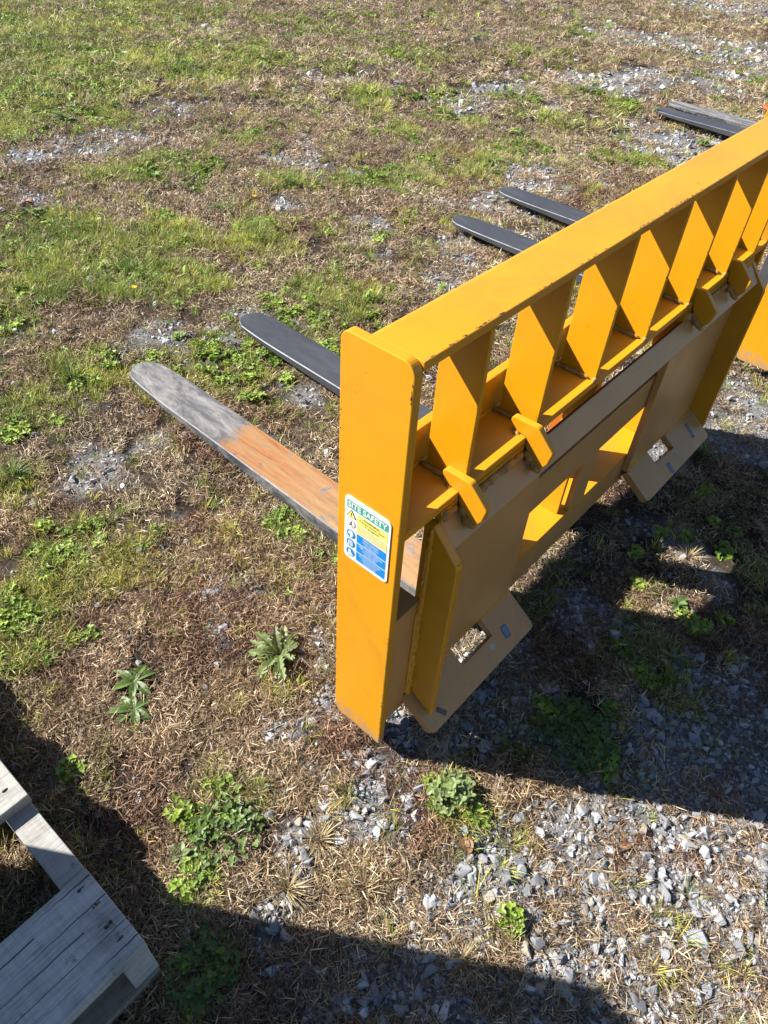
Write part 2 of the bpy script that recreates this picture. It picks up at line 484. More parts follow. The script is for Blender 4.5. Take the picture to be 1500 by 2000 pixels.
scrap(frame, .130, .086, .006, .014, -.5, [simple('scuff', (.12, .10, .08), .7)])

# ------------------------------------------------------------------ safety label (outer face of the left end plate)
def label_part():
    Y0, Y1, Z0, Z1 = .1170, .0160, .5500, .7000       # left edge is the far (high y) side seen from outside
    W = Y0 - Y1; H = Z1 - Z0
    def P(u, v, off): return (-off, Y0 - u * W, Z0 + v * H)      # u right, v up
    bm = bmesh.new()
    pts = rounded([(0, 0), (W, 0), (W, H), (0, H)], [.010] * 4, 5)
    A = [bm.verts.new((-.0004, Y0 - p[0], Z0 + p[1])) for p in pts]; B = [bm.verts.new((-.0018, Y0 - p[0], Z0 + p[1])) for p in pts]
    bm.faces.new(B)
    for i in range(len(A)):
        j = (i + 1) % len(A); bm.faces.new((A[i], A[j], B[j], B[i]))
    base = obj('safety_label', bm, M_lw, frame)
    base['label'] = 'white safety label with green heading reading SITE SAFETY'
    def poly(name, pts, off, mat):
        bm = bmesh.new(); bm.faces.new([bm.verts.new(P(u, v, off)) for u, v in pts])
        return obj(name, bm, mat, base)
    def rect(name, u0, u1, v0, v1, mat, off=.0022): return poly(name, [(u0, v0), (u1, v0), (u1, v1), (u0, v1)], off, mat)
    rect('label_heading', .05, .95, .825, .945, M_lg)
    rows = [(.655, .805, M_ly), (.505, .645, M_lf), (.355, .495, M_lb), (.205, .345, M_lb), (.050, .195, M_lb)]
    for v0, v1, m in rows: rect('label_panel', .285, .945, v0, v1, m)
    def text(s, u, v, size, mat, sx=1.0):
        cu = bpy.data.curves.new('lettering', 'FONT'); cu.body = s; cu.align_x = 'CENTER'; cu.align_y = 'CENTER'; cu.size = size * K; cu.offset = size * K * (.02 if size > .01 else 0)
        t = bpy.data.objects.new('lettering', cu); col.objects.link(t)
        dg = bpy.context.evaluated_depsgraph_get()
        me = bpy.data.meshes.new_from_object(t.evaluated_get(dg)); bpy.data.objects.remove(t)
        c = Vector(P(u, v, .0027)) * K
        for vt in me.vertices:
            vt.co = Vector((c.x, c.y - vt.co.x * sx, c.z + vt.co.y))
        me.materials.clear(); me.materials.append(mat)
        o = bpy.data.objects.new('lettering', me); col.objects.link(o); o.parent = base
    text('SITE SAFETY', .50, .886, .0170, M_lw, .93)
    text('WARNING', .60, .775, .0072, M_lk, 1.1)
    text('Construction work', .61, .733, .0072, M_lk)
    text('in progress', .61, .690, .0072, M_lk)
    text('No unauthorised', .61, .600, .0066, M_lw); text('persons allowed', .61, .550, .0066, M_lw)
    for (a, b, c), v in ((('Safety helmets', 'must be worn', 'on this site'), .428), (('High visibility clothing', 'must be worn', 'on this site'), .278), (('Protective footwear', 'must be worn', 'on this site'), .124)):
        text(a, .61, v + .040, .0064, M_lw, .95); text(b, .61, v, .0064, M_lw); text(c, .61, v - .040, .0064, M_lw)
    def disc(u, v, r, mat, off, n=24, ex=1.0):
        return poly('pictogram', [(u + r * math.cos(2 * math.pi * i / n), v + r * W / H * math.sin(2 * math.pi * i / n) * ex) for i in range(n)], off, mat)
    uc = .155
    poly('pictogram', [(.045, .695), (.265, .695), (.155, .815)], .0024, M_lk)
    poly('pictogram', [(.070, .705), (.240, .705), (.155, .800)], .0028, M_ly)
    rect('pictogram', .148, .164, .730, .772, M_lk, .0032); rect('pictogram', .148, .164, .714, .723, M_lk, .0032)
    disc(uc, .600, .095, M_lr, .0024); disc(uc, .600, .080, M_lw, .0028)
    poly('pictogram', [(.145, .635), (.170, .640), (.165, .600), (.195, .565), (.180, .560), (.152, .588), (.125, .560), (.112, .568), (.142, .600)], .0032, M_lk)
    for v in (.425, .275, .122): disc(uc, v, .098, M_lb, .0024)
    # helmet, jacket, boot
    poly('pictogram', [(.095, .425), (.100, .455), (.135, .478), (.180, .476), (.208, .452), (.218, .422), (.200, .418), (.195, .388), (.150, .378), (.145, .418)], .0030, M_lw)
    poly('pictogram', [(.105, .305), (.135, .320), (.175, .320), (.205, .305), (.205, .235), (.105, .235)], .0030, M_lw)
    for u in (.130, .165): rect('pictogram', u, u + .010, .240, .312, M_lb, .0034)
    poly('pictogram', [(.115, .160), (.165, .165), (.168, .125), (.215, .100), (.215, .082), (.110, .082)], .0030, M_lw)
label_part()

# chipped paint along the edges of the near frame: thin flakes of bare dark steel
bm = bmesh.new()
def chip(c, u, v, n, ru, rv):
    c = Vector(c); u = Vector(u).normalized(); v = Vector(v).normalized(); n = Vector(n).normalized()
    k = random.randint(5, 8); vs = []
    for i in range(k):
        a = 6.283 * i / k; r = random.uniform(.45, 1.1)
        vs.append(bm.verts.new(c + u * math.cos(a) * ru * r + v * math.sin(a) * rv * r + n * .0004))
    bm.faces.new(vs)
X3, Y3, Z3 = (1, 0, 0), (0, 1, 0), (0, 0, 1)
NX, NY = (-1, 0, 0), (0, -1, 0)
for k in range(70):      # near edge of the rail, on top
    x = random.choice([random.uniform(.03, .20), random.uniform(.3, 1.4), random.uniform(.6, .9)])
    chip((x, .0022 + abs(random.gauss(0, .0010)), .998), X3, Y3, Z3, random.uniform(.001, .006), random.uniform(.0005, .0016))
for k in range(40):      # near edge of the end plate, outer face
    z = random.choice([random.uniform(.93, .97), random.uniform(.1, .95), random.uniform(.01, .2)])
    chip((0, .0022 + abs(random.gauss(0, .0008)), z), Y3, Z3, NX, random.uniform(.0004, .0012), random.uniform(.0008, .0035))
for k in range(26):      # foot of the end plate
    y = random.uniform(.01, .12); chip((0, y, .0025 + abs(random.gauss(0, .002))), Y3, Z3, NX, random.uniform(.0008, .004), random.uniform(.0006, .0016))
for k in range(26):      # far edge of the end plate
    chip((0, .1325 - abs(random.gauss(0, .0010)), random.uniform(.08, .95)), Y3, Z3, NX, random.uniform(.0005, .0012), random.uniform(.0008, .003))
for k in range(60):      # mounting plate below the lip, and scattered nicks
    x = random.choice([random.uniform(.12, .22), random.uniform(.12, .48), random.uniform(1.13, 1.54)])
    chip((x, 0, random.choice([random.uniform(.50, .575), random.uniform(.14, .56)])), X3, Z3, NY, random.uniform(.0006, .004), random.uniform(.0005, .0018))
for k in range(9):
    chip((.105 + random.uniform(-.005, .005), -.0585, .570 + random.uniform(-.012, .004)), X3, Z3, NY, .0018, .0014)
for k in range(30):      # slats, near edge
    x = .175 + .2285 * random.randint(0, 5); chip((x, .0018 + abs(random.gauss(0, .0006)), random.uniform(.69, .97)), Y3, Z3, NX, random.uniform(.0004, .0009), random.uniform(.0008, .003))
for k in range(24):      # loose specks on the faces
    x = .175 + .2285 * random.randint(0, 5); chip((x, random.uniform(.01, .07), random.uniform(.74, .95)), Y3, Z3, NX, random.uniform(.0004, .0012), random.uniform(.0004, .0012))
tag(obj('paint_chips', bm, simple('bare_chipped_steel', (.10, .055, .03), .7, 80, .5), frame), kind='stuff')

# the neighbouring frames
frame2 = copy_thing(frame, (2.20, -.075, 0), 'second yellow pallet fork frame just showing at the right edge behind the first')
for ch in list(frame2.children):
    if ch.name.startswith(('safety_label', 'tape_scrap', 'paint_chips')):
        for c2 in list(ch.children): bpy.data.objects.remove(c2)
        bpy.data.objects.remove(ch)

# ------------------------------------------------------------------ forks
def build_fork(loc, rz, mat, label, length=1.46, group='forks reaching over the grass'):
    f = thing('lift_fork', label, 'fork', loc, rz, group)
    W = .148
    bm = bmesh.new()
    # plan outline stations along y with half widths, top and bottom heights
    st = []
    N = 30
    for i in range(N + 1):
        y = -.0 + length * i / N if i < N - 9 else length * (N - 9) / N + (length - length * (N - 9) / N) * math.sin((i - (N - 9)) / 9 * math.pi / 2)
        d = length - y
        hw = W / 2
        if d < .26: hw = W / 2 * (.80 + .20 * math.sin(d / .26 * math.pi / 2))
        if d < .065: hw *= max(.02, math.sqrt(max(0, 1 - (1 - d / .065) ** 2))) * .93 + .07
        top = .020 - .004 * (y / length)
        thick = .056 - .040 * max(0, (y - .25) / (length - .25))
        st.append((y, hw, top, top - thick))
    rings = []
    for y, hw, zt, zb in st:
        c = min(.003, hw * .3)
        rings.append([bm.verts.new(p) for p in ((-hw, y, zb + c), (-hw, y, zt - c), (-hw + c, y, zt), (hw - c, y, zt), (hw, y, zt - c), (hw, y, zb + c), (hw - c, y, zb), (-hw + c, y, zb))])
    for a, b in zip(rings, rings[1:]):
        for i in range(8):
            fc = bm.faces.new((a[i], a[(i + 1) % 8], b[(i + 1) % 8], b[i]))
            if i == 1: fc.material_index = 1
    bm.faces.new(rings[0]); bm.faces.new(rings[-1][::-1])
    o = obj('blade', bm, [mat, M_fork_edge], f)
    bm = bmesh.new(); box(bm, -W / 2, W / 2, -.052, -.0005, -.036, .645)
    obj('shank', bm, mat, f, .002)
    bm = bmesh.new(); box(bm, -W / 2 + .01, W / 2 - .01, -.058, -.0525, .56, .645); obj('hook', bm, mat, f)
    return f
build_fork((.462, .178, 0), -.028, M_fork_worn, 'nearest fork, worn grey at the tip and rusty orange towards the frame', 1.425)
build_fork((.955, .178, 0), -.035, M_fork_black, 'black fork right behind the nearest one, its tip beside the clover patch', 1.425)
build_fork((2.40, .13, 0), -.0, M_fork_black2, 'black fork pointing left above the rail, lower of the middle two', 1.485)
build_fork((2.90, .13, 0), -.0, M_fork_black2, 'dark fork with pale streaks, upper of the middle two above the rail', 1.545)
build_fork((5.00, .13, 0), -.01, M_fork_black2, 'black fork at the upper right, in front of the weathered one', 1.68)
build_fork((5.235, .13, 0), -.01, M_fork_worn2, 'weathered grey brown fork at the upper right, behind the black one', 1.67)
build_fork((5.77, .13, 0), -.01, M_rust, 'rusty orange fork tip at the right edge of the picture', 1.16)

# ------------------------------------------------------------------ pallet
def build_pallet():
    P = thing('wooden_pallet', 'weathered grey wooden pallet in the lower left corner', 'pallet', (-.590, .007, GZ))
    zt = .183
    def board(name, x0, x1, y0, y1, z0, z1, mat, seg=8, rough=.0015, parent=P):
        bm = bmesh.new()
        vs = []
        lx = (x1 - x0) >= (y1 - y0)
        n = seg
        rings = []
        for i in range(n + 1):
            f = i / n
            j = lambda: (random.random() - .5) * 2 * rough
            if lx:
                x = x0 + (x1 - x0) * f
                if i == n: x += j() ; 
                rings.append([bm.verts.new(p) for p in ((x, y0 + j(), z0), (x, y1 + j(), z0), (x, y1 + j(), z1 + j() * .4), (x, y0 + j(), z1 + j() * .4))])
            else:
                y = y0 + (y1 - y0) * f
                rings.append([bm.verts.new(p) for p in ((x0 + j(), y, z0), (x1 + j(), y, z0), (x1 + j(), y, z1 + j() * .4), (x0 + j(), y, z1 + j() * .4))])
        for a, b in zip(rings, rings[1:]):
            for i in range(4): bm.faces.new((a[i], a[(i + 1) % 4], b[(i + 1) % 4], b[i]))
        bm.faces.new(rings[0]); bm.faces.new(rings[-1][::-1])
        return obj(name, bm, mat, parent, .0012)
    LX = 1.60; LY = 1.75
    # coordinates relative to the near right corner; x runs to the left (negative)
    # the lead deck board is split along the grain into four pieces with dark cracks
    for y0, y1 in ((.0, .0548), (.0556, .176)):
        b = board('deck_board', -LX, .0, y0, y1, zt - .028, zt + random.uniform(-.001, .001), M_wood, 20, .0006)
    for y0 in (.372, .60, .83, 1.06, 1.29, 1.56):
        board('deck_board', -LX, .0 + random.uniform(-.004, .003), y0, y0 + (.13 if y0 < 1.5 else .19), zt - .028, zt, M_wood, 20)
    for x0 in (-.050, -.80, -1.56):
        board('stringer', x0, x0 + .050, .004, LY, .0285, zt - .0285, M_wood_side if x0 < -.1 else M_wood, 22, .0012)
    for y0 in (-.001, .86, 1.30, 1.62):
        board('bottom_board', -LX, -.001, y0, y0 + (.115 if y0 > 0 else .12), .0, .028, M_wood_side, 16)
    # short drying cracks running in from the board end
    for (xa, xb, y) in ((-.001, -.19, .114), (-.001, -.11, .161), (-.06, -.30, .088), (-.001, -.09, .020), (-.12, -.42, .140)):
        bm = bmesh.new(); n = 14; top = []; bot = []
        for i in range(n + 1):
            f = i / n; x = xa + (xb - xa) * f; yy = y + .0007 * math.sin(i * 1.7 + xa * 40) + .002 * f * math.sin(y * 90); w = .0009 * (1 - f) + .0001
            top.append(bm.verts.new((x, yy + w, zt + .0014))); bot.append(bm.verts.new((x, yy - w, zt + .0014)))
        for i in range(n): bm.faces.new((top[i], top[i + 1], bot[i + 1], bot[i]))
        obj('crack', bm, M_lk, P)
    # nail holes and nails
    for (x, y) in ((-.024, .036), (-.026, .068), (-.022, .110), (-.025, .152), (-.024, .41), (-.026, .47)):
        bm = bmesh.new(); tube(bm, (x - .008, y - .001, zt - .0005), (x + .008, y + .001, zt - .0005), .0026, 7, 6, .7)
        obj('nail_hole', bm, M_lk, P)
    # splinters at the lower board end
    bm = bmesh.new()
    for k in range(6):
        x = -.075 + random.uniform(-.012, .012); y = -.004
        tube(bm, (x, y, .03), (x + random.uniform(-.012, .012), y - .012, .03 + random.uniform(-.006, .02)), .0008, 4, 2)
    tag(obj('splinters', bm, M_wood_side, P), kind='stuff')
    return P
build_pallet()

# unseen stand-in crate left of the picture, added so its shadow lies over the pallet and the lower left ground
crate = thing('shadow_crate', 'unseen wooden crate added left of the pallet to throw the long shadow', 'crate', (-1.44, .40, GZ))
bm = bmesh.new(); box(bm, -.50, .49, .0, .385, .0, 1.325); obj('shadow_crate_body', bm, M_wood_side, crate, .003)
for y in (-.012, .3855):
    for x0, x1, z0, z1 in ((-.50, -.42, 0, 1.33), (.42, .50, 0, 1.33), (-.4195, .4195, 0, .08), (-.4195, .4195, 1.25, 1.33), (-.4195, .4195, .62, .70)):
        bm = bmesh.new(); box(bm, x0, x1, y, y + .012, z0, z1); obj('batten', bm, M_wood, crate)

# ------------------------------------------------------------------ ground masks
def at(px, py, z=GZ):
    """ground point seen at a photo pixel"""
    d = CF + CR * ((px - 750) / CFP) - CU * ((py - 1000) / CFP)
    t = (z - CP.z) / d.z
    p = CP + d * t
    return p.x, p.y

_perm = rng.permutation(512)
_g = rng.random((512,))
def vnoise(x, y, s, seed=0):
    x = np.asarray(x, float) * s + seed * 17.3; y = np.asarray(y, float) * s + seed * 31.7
    xi = np.floor(x).astype(int); yi = np.floor(y).astype(int); fx = x - xi; fy = y - yi
    fx = fx * fx * (3 - 2 * fx); fy = fy * fy * (3 - 2 * fy)
    h = lambda a, b: _g[(_perm[(a + seed * 7) % 512] + b) % 512]
    return (h(xi, yi) * (1 - fx) + h(xi + 1, yi) * fx) * (1 - fy) + (h(xi, yi + 1) * (1 - fx) + h(xi + 1, yi + 1) * fx) * fy
def fbm(x, y, s, seed=0, o=4):
    v = 0; a = .5; t = 0
    for k in range(o):
        v = v + a * vnoise(x, y, s * 2 ** k, seed + k); t += a; a *= .55
    return v / t

def blob_field(blobs, x, y):
    f = np.zeros(np.shape(x))
    for px, py, rp, wgt in blobs:            # pixel centre, radius in pixels along the row
        cx, cy = at(px, py); ex, ey = at(px + rp, py); r = math.hypot(ex - cx, ey - cy)
        f = np.maximum(f, wgt * np.exp(-((x - cx) ** 2 + (y - cy) ** 2) / (r * r) * .9))
    return f
GRAVEL = [(1150, 1640, 120, .8), (690, 1620, 80, .7), (520, 1900, 110, .6), (1000, 1960, 140, .8), (1300, 1980, 160, .9), (1440, 1540, 90, .8), (800, 1780, 80, .6), (1250, 1780, 330, 1), (1420, 1900, 250, 1), (1050, 1720, 150, .8), (1300, 1640, 150, .9), (1480, 1700, 200, .8),
          (740, 1550, 110, 1), (640, 1500, 80, .6), (620, 1290, 60, .8), (640, 1390, 70, .9), (560, 1420, 60, .5), (960, 1320, 150, 1), (830, 1420, 100, .8), (1120, 1220, 90, .5),
          (1420, 1460, 140, 1), (1300, 1430, 90, .8), (1200, 1540, 60, .5), (700, 1900, 160, .9), (880, 1960, 170, .9), (540, 1800, 60, .6), (1240, 1030, 60, .6), (1340, 1060, 60, .9), (1390, 1130, 40, .8),
          (1440, 860, 80, .9), (1480, 780, 60, .6), (560, 1750, 60, .6), (580, 1650, 50, .7), (930, 1700, 60, .7), (100, 1530, 50, .7),
          (960, 400, 90, .9), (1030, 350, 80, .7), (900, 490, 70, .8), (850, 380, 50, .6), (180, 910, 70, .8), (300, 870, 40, .6), (450, 1150, 60, .7), (420, 1240, 40, .6), (600, 770, 50, .6),
          (230, 270, 90, .9), (340, 215, 70, .7), (60, 305, 80, .8), (20, 370, 60, .8), (150, 285, 70, .8), (90, 410, 50, .5), (560, 320, 60, .7), (600, 280, 50, .6), (640, 155, 50, .7), (690, 160, 40, .6),
          (930, 200, 70, .8), (990, 175, 60, .6), (1180, 165, 80, .8), (1270, 80, 60, .8), (1190, 70, 50, .6), (1460, 10, 110, .9), (1420, 95, 90, .7), (1280, 265, 70, .9), (1330, 300, 60, .9), (1240, 150, 60, .7), (1120, 160, 50, .7),
          (490, 610, 60, .7), (440, 640, 50, .6), (300, 650, 50, .6), (250, 690, 50, .5), (560, 400, 50, .6), (730, 430, 50, .5), (1000, 460, 50, .6), (860, 540, 60, .7), (700, 340, 40, .4), (920, 1250, 60, 1), (775, 1400, 50, 1), (1290, 890, 60, .9), (1370, 170, 60, .6), (1460, 150, 70, .6)]
GREEN = [(150, 130, 190, 1), (330, 130, 150, .9), (470, 110, 110, .8), (60, 200, 110, .9), (40, 60, 130, .6), (180, 60, 150, .45), (200, 220, 80, .6), (30, 260, 60, .8), (270, 20, 120, .4), (560, 200, 60, .4),
         (300, 480, 130, .7), (180, 520, 140, .8), (60, 560, 110, .8), (360, 550, 90, .7), (120, 440, 100, .7), (40, 470, 90, .7), (500, 470, 70, .8), (560, 360, 60, .9), (230, 540, 90, .8), (20, 640, 80, .7),
         (620, 590, 90, 1), (700, 600, 60, .9), (560, 680, 110, 1), (430, 700, 120, 1), (330, 690, 80, .9), (640, 690, 60, .8), (150, 730, 90, .8), (60, 790, 90, .8), (30, 930, 60, .9), (330, 770, 60, .5),
         (150, 1100, 110, .75), (60, 1160, 80, .6), (60, 1260, 80, .7), (280, 1070, 90, .5), (580, 1010, 70, .7), (640, 1060, 60, .5), (600, 1260, 30, .4), 
         (430, 1640, 90, .42), (480, 1600, 60, .4), (880, 1560, 50, .8), (380, 1900, 80, .7), (1130, 1440, 80, .7), (1240, 1230, 60, .7), (1060, 1470, 70, .7), (1290, 1330, 60, .5), (900, 1650, 80, .45), (1040, 1830, 60, .35),
         (250, 340, 80, .6), (330, 310, 60, .6), (400, 330, 60, .5), (470, 270, 60, .5), (720, 190, 80, .7), (640, 130, 60, .7), (800, 110, 70, .6), (880, 190, 60, .6), (880, 230, 60, .7), (1000, 200, 60, .7), (1080, 240, 60, .7),
         (870, 330, 70, .7), (960, 320, 50, .7), (1010, 290, 50, .7), (780, 340, 70, .6), (730, 350, 60, .9), (600, 60, 70, .5), (680, 30, 60, .5), (700, 70, 60, .5), (780, 260, 60, .5), (1180, 190, 60, .6), (1060, 110, 80, .4), (1110, 70, 50, .5),
         (1340, 110, 40, .4), (1420, 110, 50, .5), (1470, 160, 50, .7), (1180, 260, 60, .5), (1210, 240, 50, .5), (1250, 310, 50, .5), (860, 450, 60, .4), (700, 480, 70, .3), (640, 460, 60, .4)]
def gravel_mask(x, y):
    b = blob_field(GRAVEL, x, y)
    n = fbm(x, y, 7.0, 3); b = b + .16 * np.clip((x - 2.5) / 2, 0, 1)
    return np.clip((b * 1.25 + (n - .5) * 1.8 - .27) * 2.2, 0, 1)
def green_mask(x, y):
    b = blob_field(GREEN, x, y)
    n = fbm(x, y, 8.0, 9)
    far = np.clip((y - 2.0 - .55 * x) / 3, 0, 1) * .40
    return np.clip((b * 1.15 + (n - .5) * 1.5 - .21 + far) * 2.2, 0, 1)
def ground_h(x, y):
    x = np.asarray(x, float); y = np.asarray(y, float)
    return GZ + (fbm(x, y, 2.2, 21, 3) - .5) * .030 + (fbm(x, y, 14, 5, 3) - .5) * .012

# ------------------------------------------------------------------ ground sheet
def axis(lo, hi, fine_lo, fine_hi, step):
    a = list(np.arange(fine_lo, fine_hi, step)); s = step
    v = a[-1]
    while v < hi: s *= 1.18; v += s; a.append(v)
    v = a[0]; s = step; pre = []
    while v > lo: s *= 1.18; v -= s; pre.append(v)
    return np.array(pre[::-1] + a)
gx = axis(-80, 90, -1.4, 4.0, .022); gy = axis(-60, 90, -1.4, 3.4, .022)
X, Y = np.meshgrid(gx, gy)
Z = ground_h(X, Y)
nx, ny = len(gx), len(gy)
co = np.stack([X, Y, Z], -1).reshape(-1, 3) * K
i0 = (np.arange(ny - 1)[:, None] * nx + np.arange(nx - 1)[None, :]).reshape(-1)
faces = np.stack([i0, i0 + 1, i0 + nx + 1, i0 + nx], -1)
me = bpy.data.meshes.new('ground')
me.vertices.add(len(co)); me.vertices.foreach_set('co', co.astype(np.float32).ravel())
me.loops.add(faces.size); me.loops.foreach_set('vertex_index', faces.astype(np.int32).ravel())
me.polygons.add(len(faces)); me.polygons.foreach_set('loop_start', np.arange(0, faces.size, 4, dtype=np.int32))
me.polygons.foreach_set('loop_total', np.full(len(faces), 4, dtype=np.int32)) if bpy.app.version < (4, 1) else None
me.update(calc_edges=True); me.validate()
for p in (gravel_mask, green_mask):
    a = me.attributes.new(p.__name__, 'FLOAT', 'POINT'); a.data.foreach_set('value', p(X, Y).ravel().astype(np.float32))
me.polygons.foreach_set('use_smooth', np.ones(len(me.polygons), dtype=bool))
ground = bpy.data.objects.new('ground', me); col.objects.link(ground); tag(ground, kind='structure')
gm, nt, bs = new_mat('soil')
ga = nd(nt, 'ShaderNodeAttribute', attribute_name='gravel_mask'); gr = nd(nt, 'ShaderNodeAttribute', attribute_name='green_mask')
base = ramp(nt, noise_n(nt, 14, 8, .75), [(.30, (.018, .013, .010)), (.52, (.060, .045, .034)), (.75, (.17, .14, .11))])
fine = ramp(nt, noise_n(nt, 220, 3, .7), [(.35, (.45, .45, .45)), (.65, (1.3, 1.3, 1.3))])
c = mixc(nt, .8, base.outputs[0], fine.outputs[0], 'MULTIPLY')
grv = ramp(nt, noise_n(nt, 120, 5, .8), [(.33, (.05, .048, .046)), (.55, (.24, .235, .23)), (.75, (.48, .475, .46))])
c = mixc(nt, ga.outputs['Fac'], c, grv.outputs[0])
c = mixc(nt, .35, c, mixc(nt, gr.outputs['Fac'], c, (.05, .055, .02)))
nt.links.new(c, bs.inputs['Base Color']); bs.inputs['Roughness'].default_value = .95; bs.inputs['Specular IOR Level'].default_value = .15
bump(nt, bs, noise_n(nt, 90, 6, .75), 1.0, .006)
me.materials.append(gm)

# ------------------------------------------------------------------ scatter materials (per clump tint x per blade value)
def scatter_mat(name, rough=.6, transl=.0, extra_noise=None, spec=.3):
    m, nt, bs = new_mat(name)
    ti = nd(nt, 'ShaderNodeAttribute', attribute_name='tint', attribute_type='INSTANCER')
    bv = nd(nt, 'ShaderNodeAttribute', attribute_name='blade', attribute_type='GEOMETRY')
    c = mixc(nt, 1.0, ti.outputs['Color'], bv.outputs['Color'], 'MULTIPLY')
    if extra_noise:
        r = ramp(nt, noise_n(nt, extra_noise, 5, .65), [(.3, (.65, .65, .66)), (.7, (1.2, 1.2, 1.2))])
        c = mixc(nt, 1.0, c, r.outputs[0], 'MULTIPLY')
    nt.links.new(c, bs.inputs['Base Color'])
    bs.inputs['Roughness'].default_value = rough; bs.inputs['Specular IOR Level'].default_value = spec
    if transl:
        tr = nt.nodes.new('ShaderNodeBsdfTranslucent'); nt.links.new(c, tr.inputs[0])
        mx = nt.nodes.new('ShaderNodeMixShader'); mx.inputs[0].default_value = transl
        nt.links.new(bs.outputs[0], mx.inputs[1]); nt.links.new(tr.outputs[0], mx.inputs[2])
        nt.links.new(mx.outputs[0], nt.nodes['Material Output'].inputs[0])
    return m
M_blade = scatter_mat('grass_blades', .5, .30, spec=.4)
M_straw = scatter_mat('dry_straw', .6, .12)
M_stone = scatter_mat("crushed_stone", .9, 0, 60)

class Blades:
    def __init__(s): s.v = []; s.f = []; s.c = []
    def blade(s, base, ang, length, width, lean, curl, value, roll=0.0, seg=3):
        d = Vector((math.cos(ang), math.sin(ang), 0)); side = Vector((-math.sin(ang), math.cos(ang), 0))
        if roll: side = (side * math.cos(roll) + Vector((0, 0, 1)) * math.sin(roll))
        p = Vector(base); a = lean; n0 = len(s.v)
        for k in range(seg + 1):
            f = k / seg; w = width * (1 - f ** 2 * .9)
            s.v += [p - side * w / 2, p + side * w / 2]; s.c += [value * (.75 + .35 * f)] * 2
            p = p + (d * math.sin(a) + Vector((0, 0, 1)) * math.cos(a)) * (length / seg); a += curl / seg
            if k: s.f.append((n0 + 2 * k - 2, n0 + 2 * k - 1, n0 + 2 * k + 1, n0 + 2 * k))
    def poly(s, pts, value):
        n0 = len(s.v); s.v += [Vector(p) for p in pts]; s.c += [value] * len(pts); s.f.append(tuple(range(n0, n0 + len(pts))))
    def mesh(s, name, mat, hue=.0):
        me = bpy.data.meshes.new(name)
        me.from_pydata([tuple(v * K) for v in s.v], [], s.f)
        a = me.color_attributes.new('blade', 'FLOAT_COLOR', 'POINT')
        buf = []
        for cc in s.c:
            buf += [cc, cc, cc, 1] if not isinstance(cc, tuple) else [*cc, 1]
        a.data.foreach_set('color', buf)
        me.materials.append(mat)
        return me

def protos_collection(name, meshes):
    c = bpy.data.collections.new(name)
    for i, m in enumerate(meshes):
        o = bpy.data.objects.new(f'{name}_{chr(97 + i)}', m); c.objects.link(o)
    return c

def straw_proto(n, R, seed, lying=True):
    random.seed(seed); b = Blades()
    for k in range(n):
        a = random.uniform(0, 6.283); r = R * math.sqrt(random.random()); q = random.uniform(0, 6.283)
        hue = random.choice([(1.25, 1.15, .95), (1.0, .92, .78), (1.0, .80, .62), (.72, .55, .42), (1.45, 1.38, 1.2), (.8, .72, .55), (.5, .4, .33), (.42, .30, .24), (1.75, 1.72, 1.6)])
        v = random.uniform(.40, 1.35)
        n0 = len(b.c)
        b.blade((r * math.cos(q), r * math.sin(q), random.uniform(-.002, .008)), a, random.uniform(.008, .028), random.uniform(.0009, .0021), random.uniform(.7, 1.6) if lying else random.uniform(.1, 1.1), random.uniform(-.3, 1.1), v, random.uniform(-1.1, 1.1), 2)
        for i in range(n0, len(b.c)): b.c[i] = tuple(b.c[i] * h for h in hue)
    return b.mesh('straw_clump', M_straw)

def grass_proto(n, R, seed, L=(.03, .07), W=(.0014, .003)):
    random.seed(seed); b = Blades()
    for k in range(n):
        a = random.uniform(0, 6.283); r = R * math.sqrt(random.random()); q = a + random.uniform(-1, 1)
        n0 = len(b.c)
        dry = random.random() < .22
        hue = (1.9, 1.35, 1.3) if dry else random.choice([(1, 1, 1), (1.2, 1.1, .8), (.8, .9, .9)])
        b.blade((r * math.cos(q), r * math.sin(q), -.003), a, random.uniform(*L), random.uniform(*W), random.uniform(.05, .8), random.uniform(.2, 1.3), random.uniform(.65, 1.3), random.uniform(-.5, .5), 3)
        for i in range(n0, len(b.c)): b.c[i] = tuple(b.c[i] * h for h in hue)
    return b.mesh('grass_clump', M_blade)

def leaflet(b, c, u, v, r, value, n=6, fold=.25):
    """rounded leaflet with a fold along its middle"""
    nrm = u.cross(v)
    rim = []
    for k in range(n + 1):
        t = math.pi * k / n
        rim.append((c + u * (1 - math.cos(t)) * r + v * math.sin(t) * r * .85 + nrm * fold * r * math.sin(t)))
    rim2 = [(p - 2 * v * ((p - c).dot(v))) for p in rim]
    b.poly(rim, value); b.poly(rim2[::-1], value * random.uniform(.85, 1.1))

def clover_proto(n, R, seed, leaf=.0052):
    random.seed(seed); b = Blades()
    for k in range(n):
        q = random.uniform(0, 6.283); r = R * math.sqrt(random.random())
        h = random.uniform(.004, .030) * (1 - .4 * r / R)
        top = Vector((r * math.cos(q), r * math.sin(q), h)); a0 = random.uniform(0, 6.283)
        tilt = Vector((random.uniform(-.45, .45), random.uniform(-.45, .45), 1)).normalized()
        s = tilt.orthogonal().normalized(); t = tilt.cross(s); lf = leaf * random.uniform(.6, 1.25); val = random.uniform(.65, 1.3)
        for j in range(3):
            a = a0 + j * 2.094
            u = (s * math.cos(a) + t * math.sin(a)); v = tilt.cross(u)
            leaflet(b, top, (u + tilt * .15).normalized(), v, lf, val)
        base = Vector((r * .6 * math.cos(q), r * .6 * math.sin(q), 0))
        b.poly([base, base + s * .0012, top + s * .0008, top], .9)
    return b.mesh('clover_clump', M_blade)

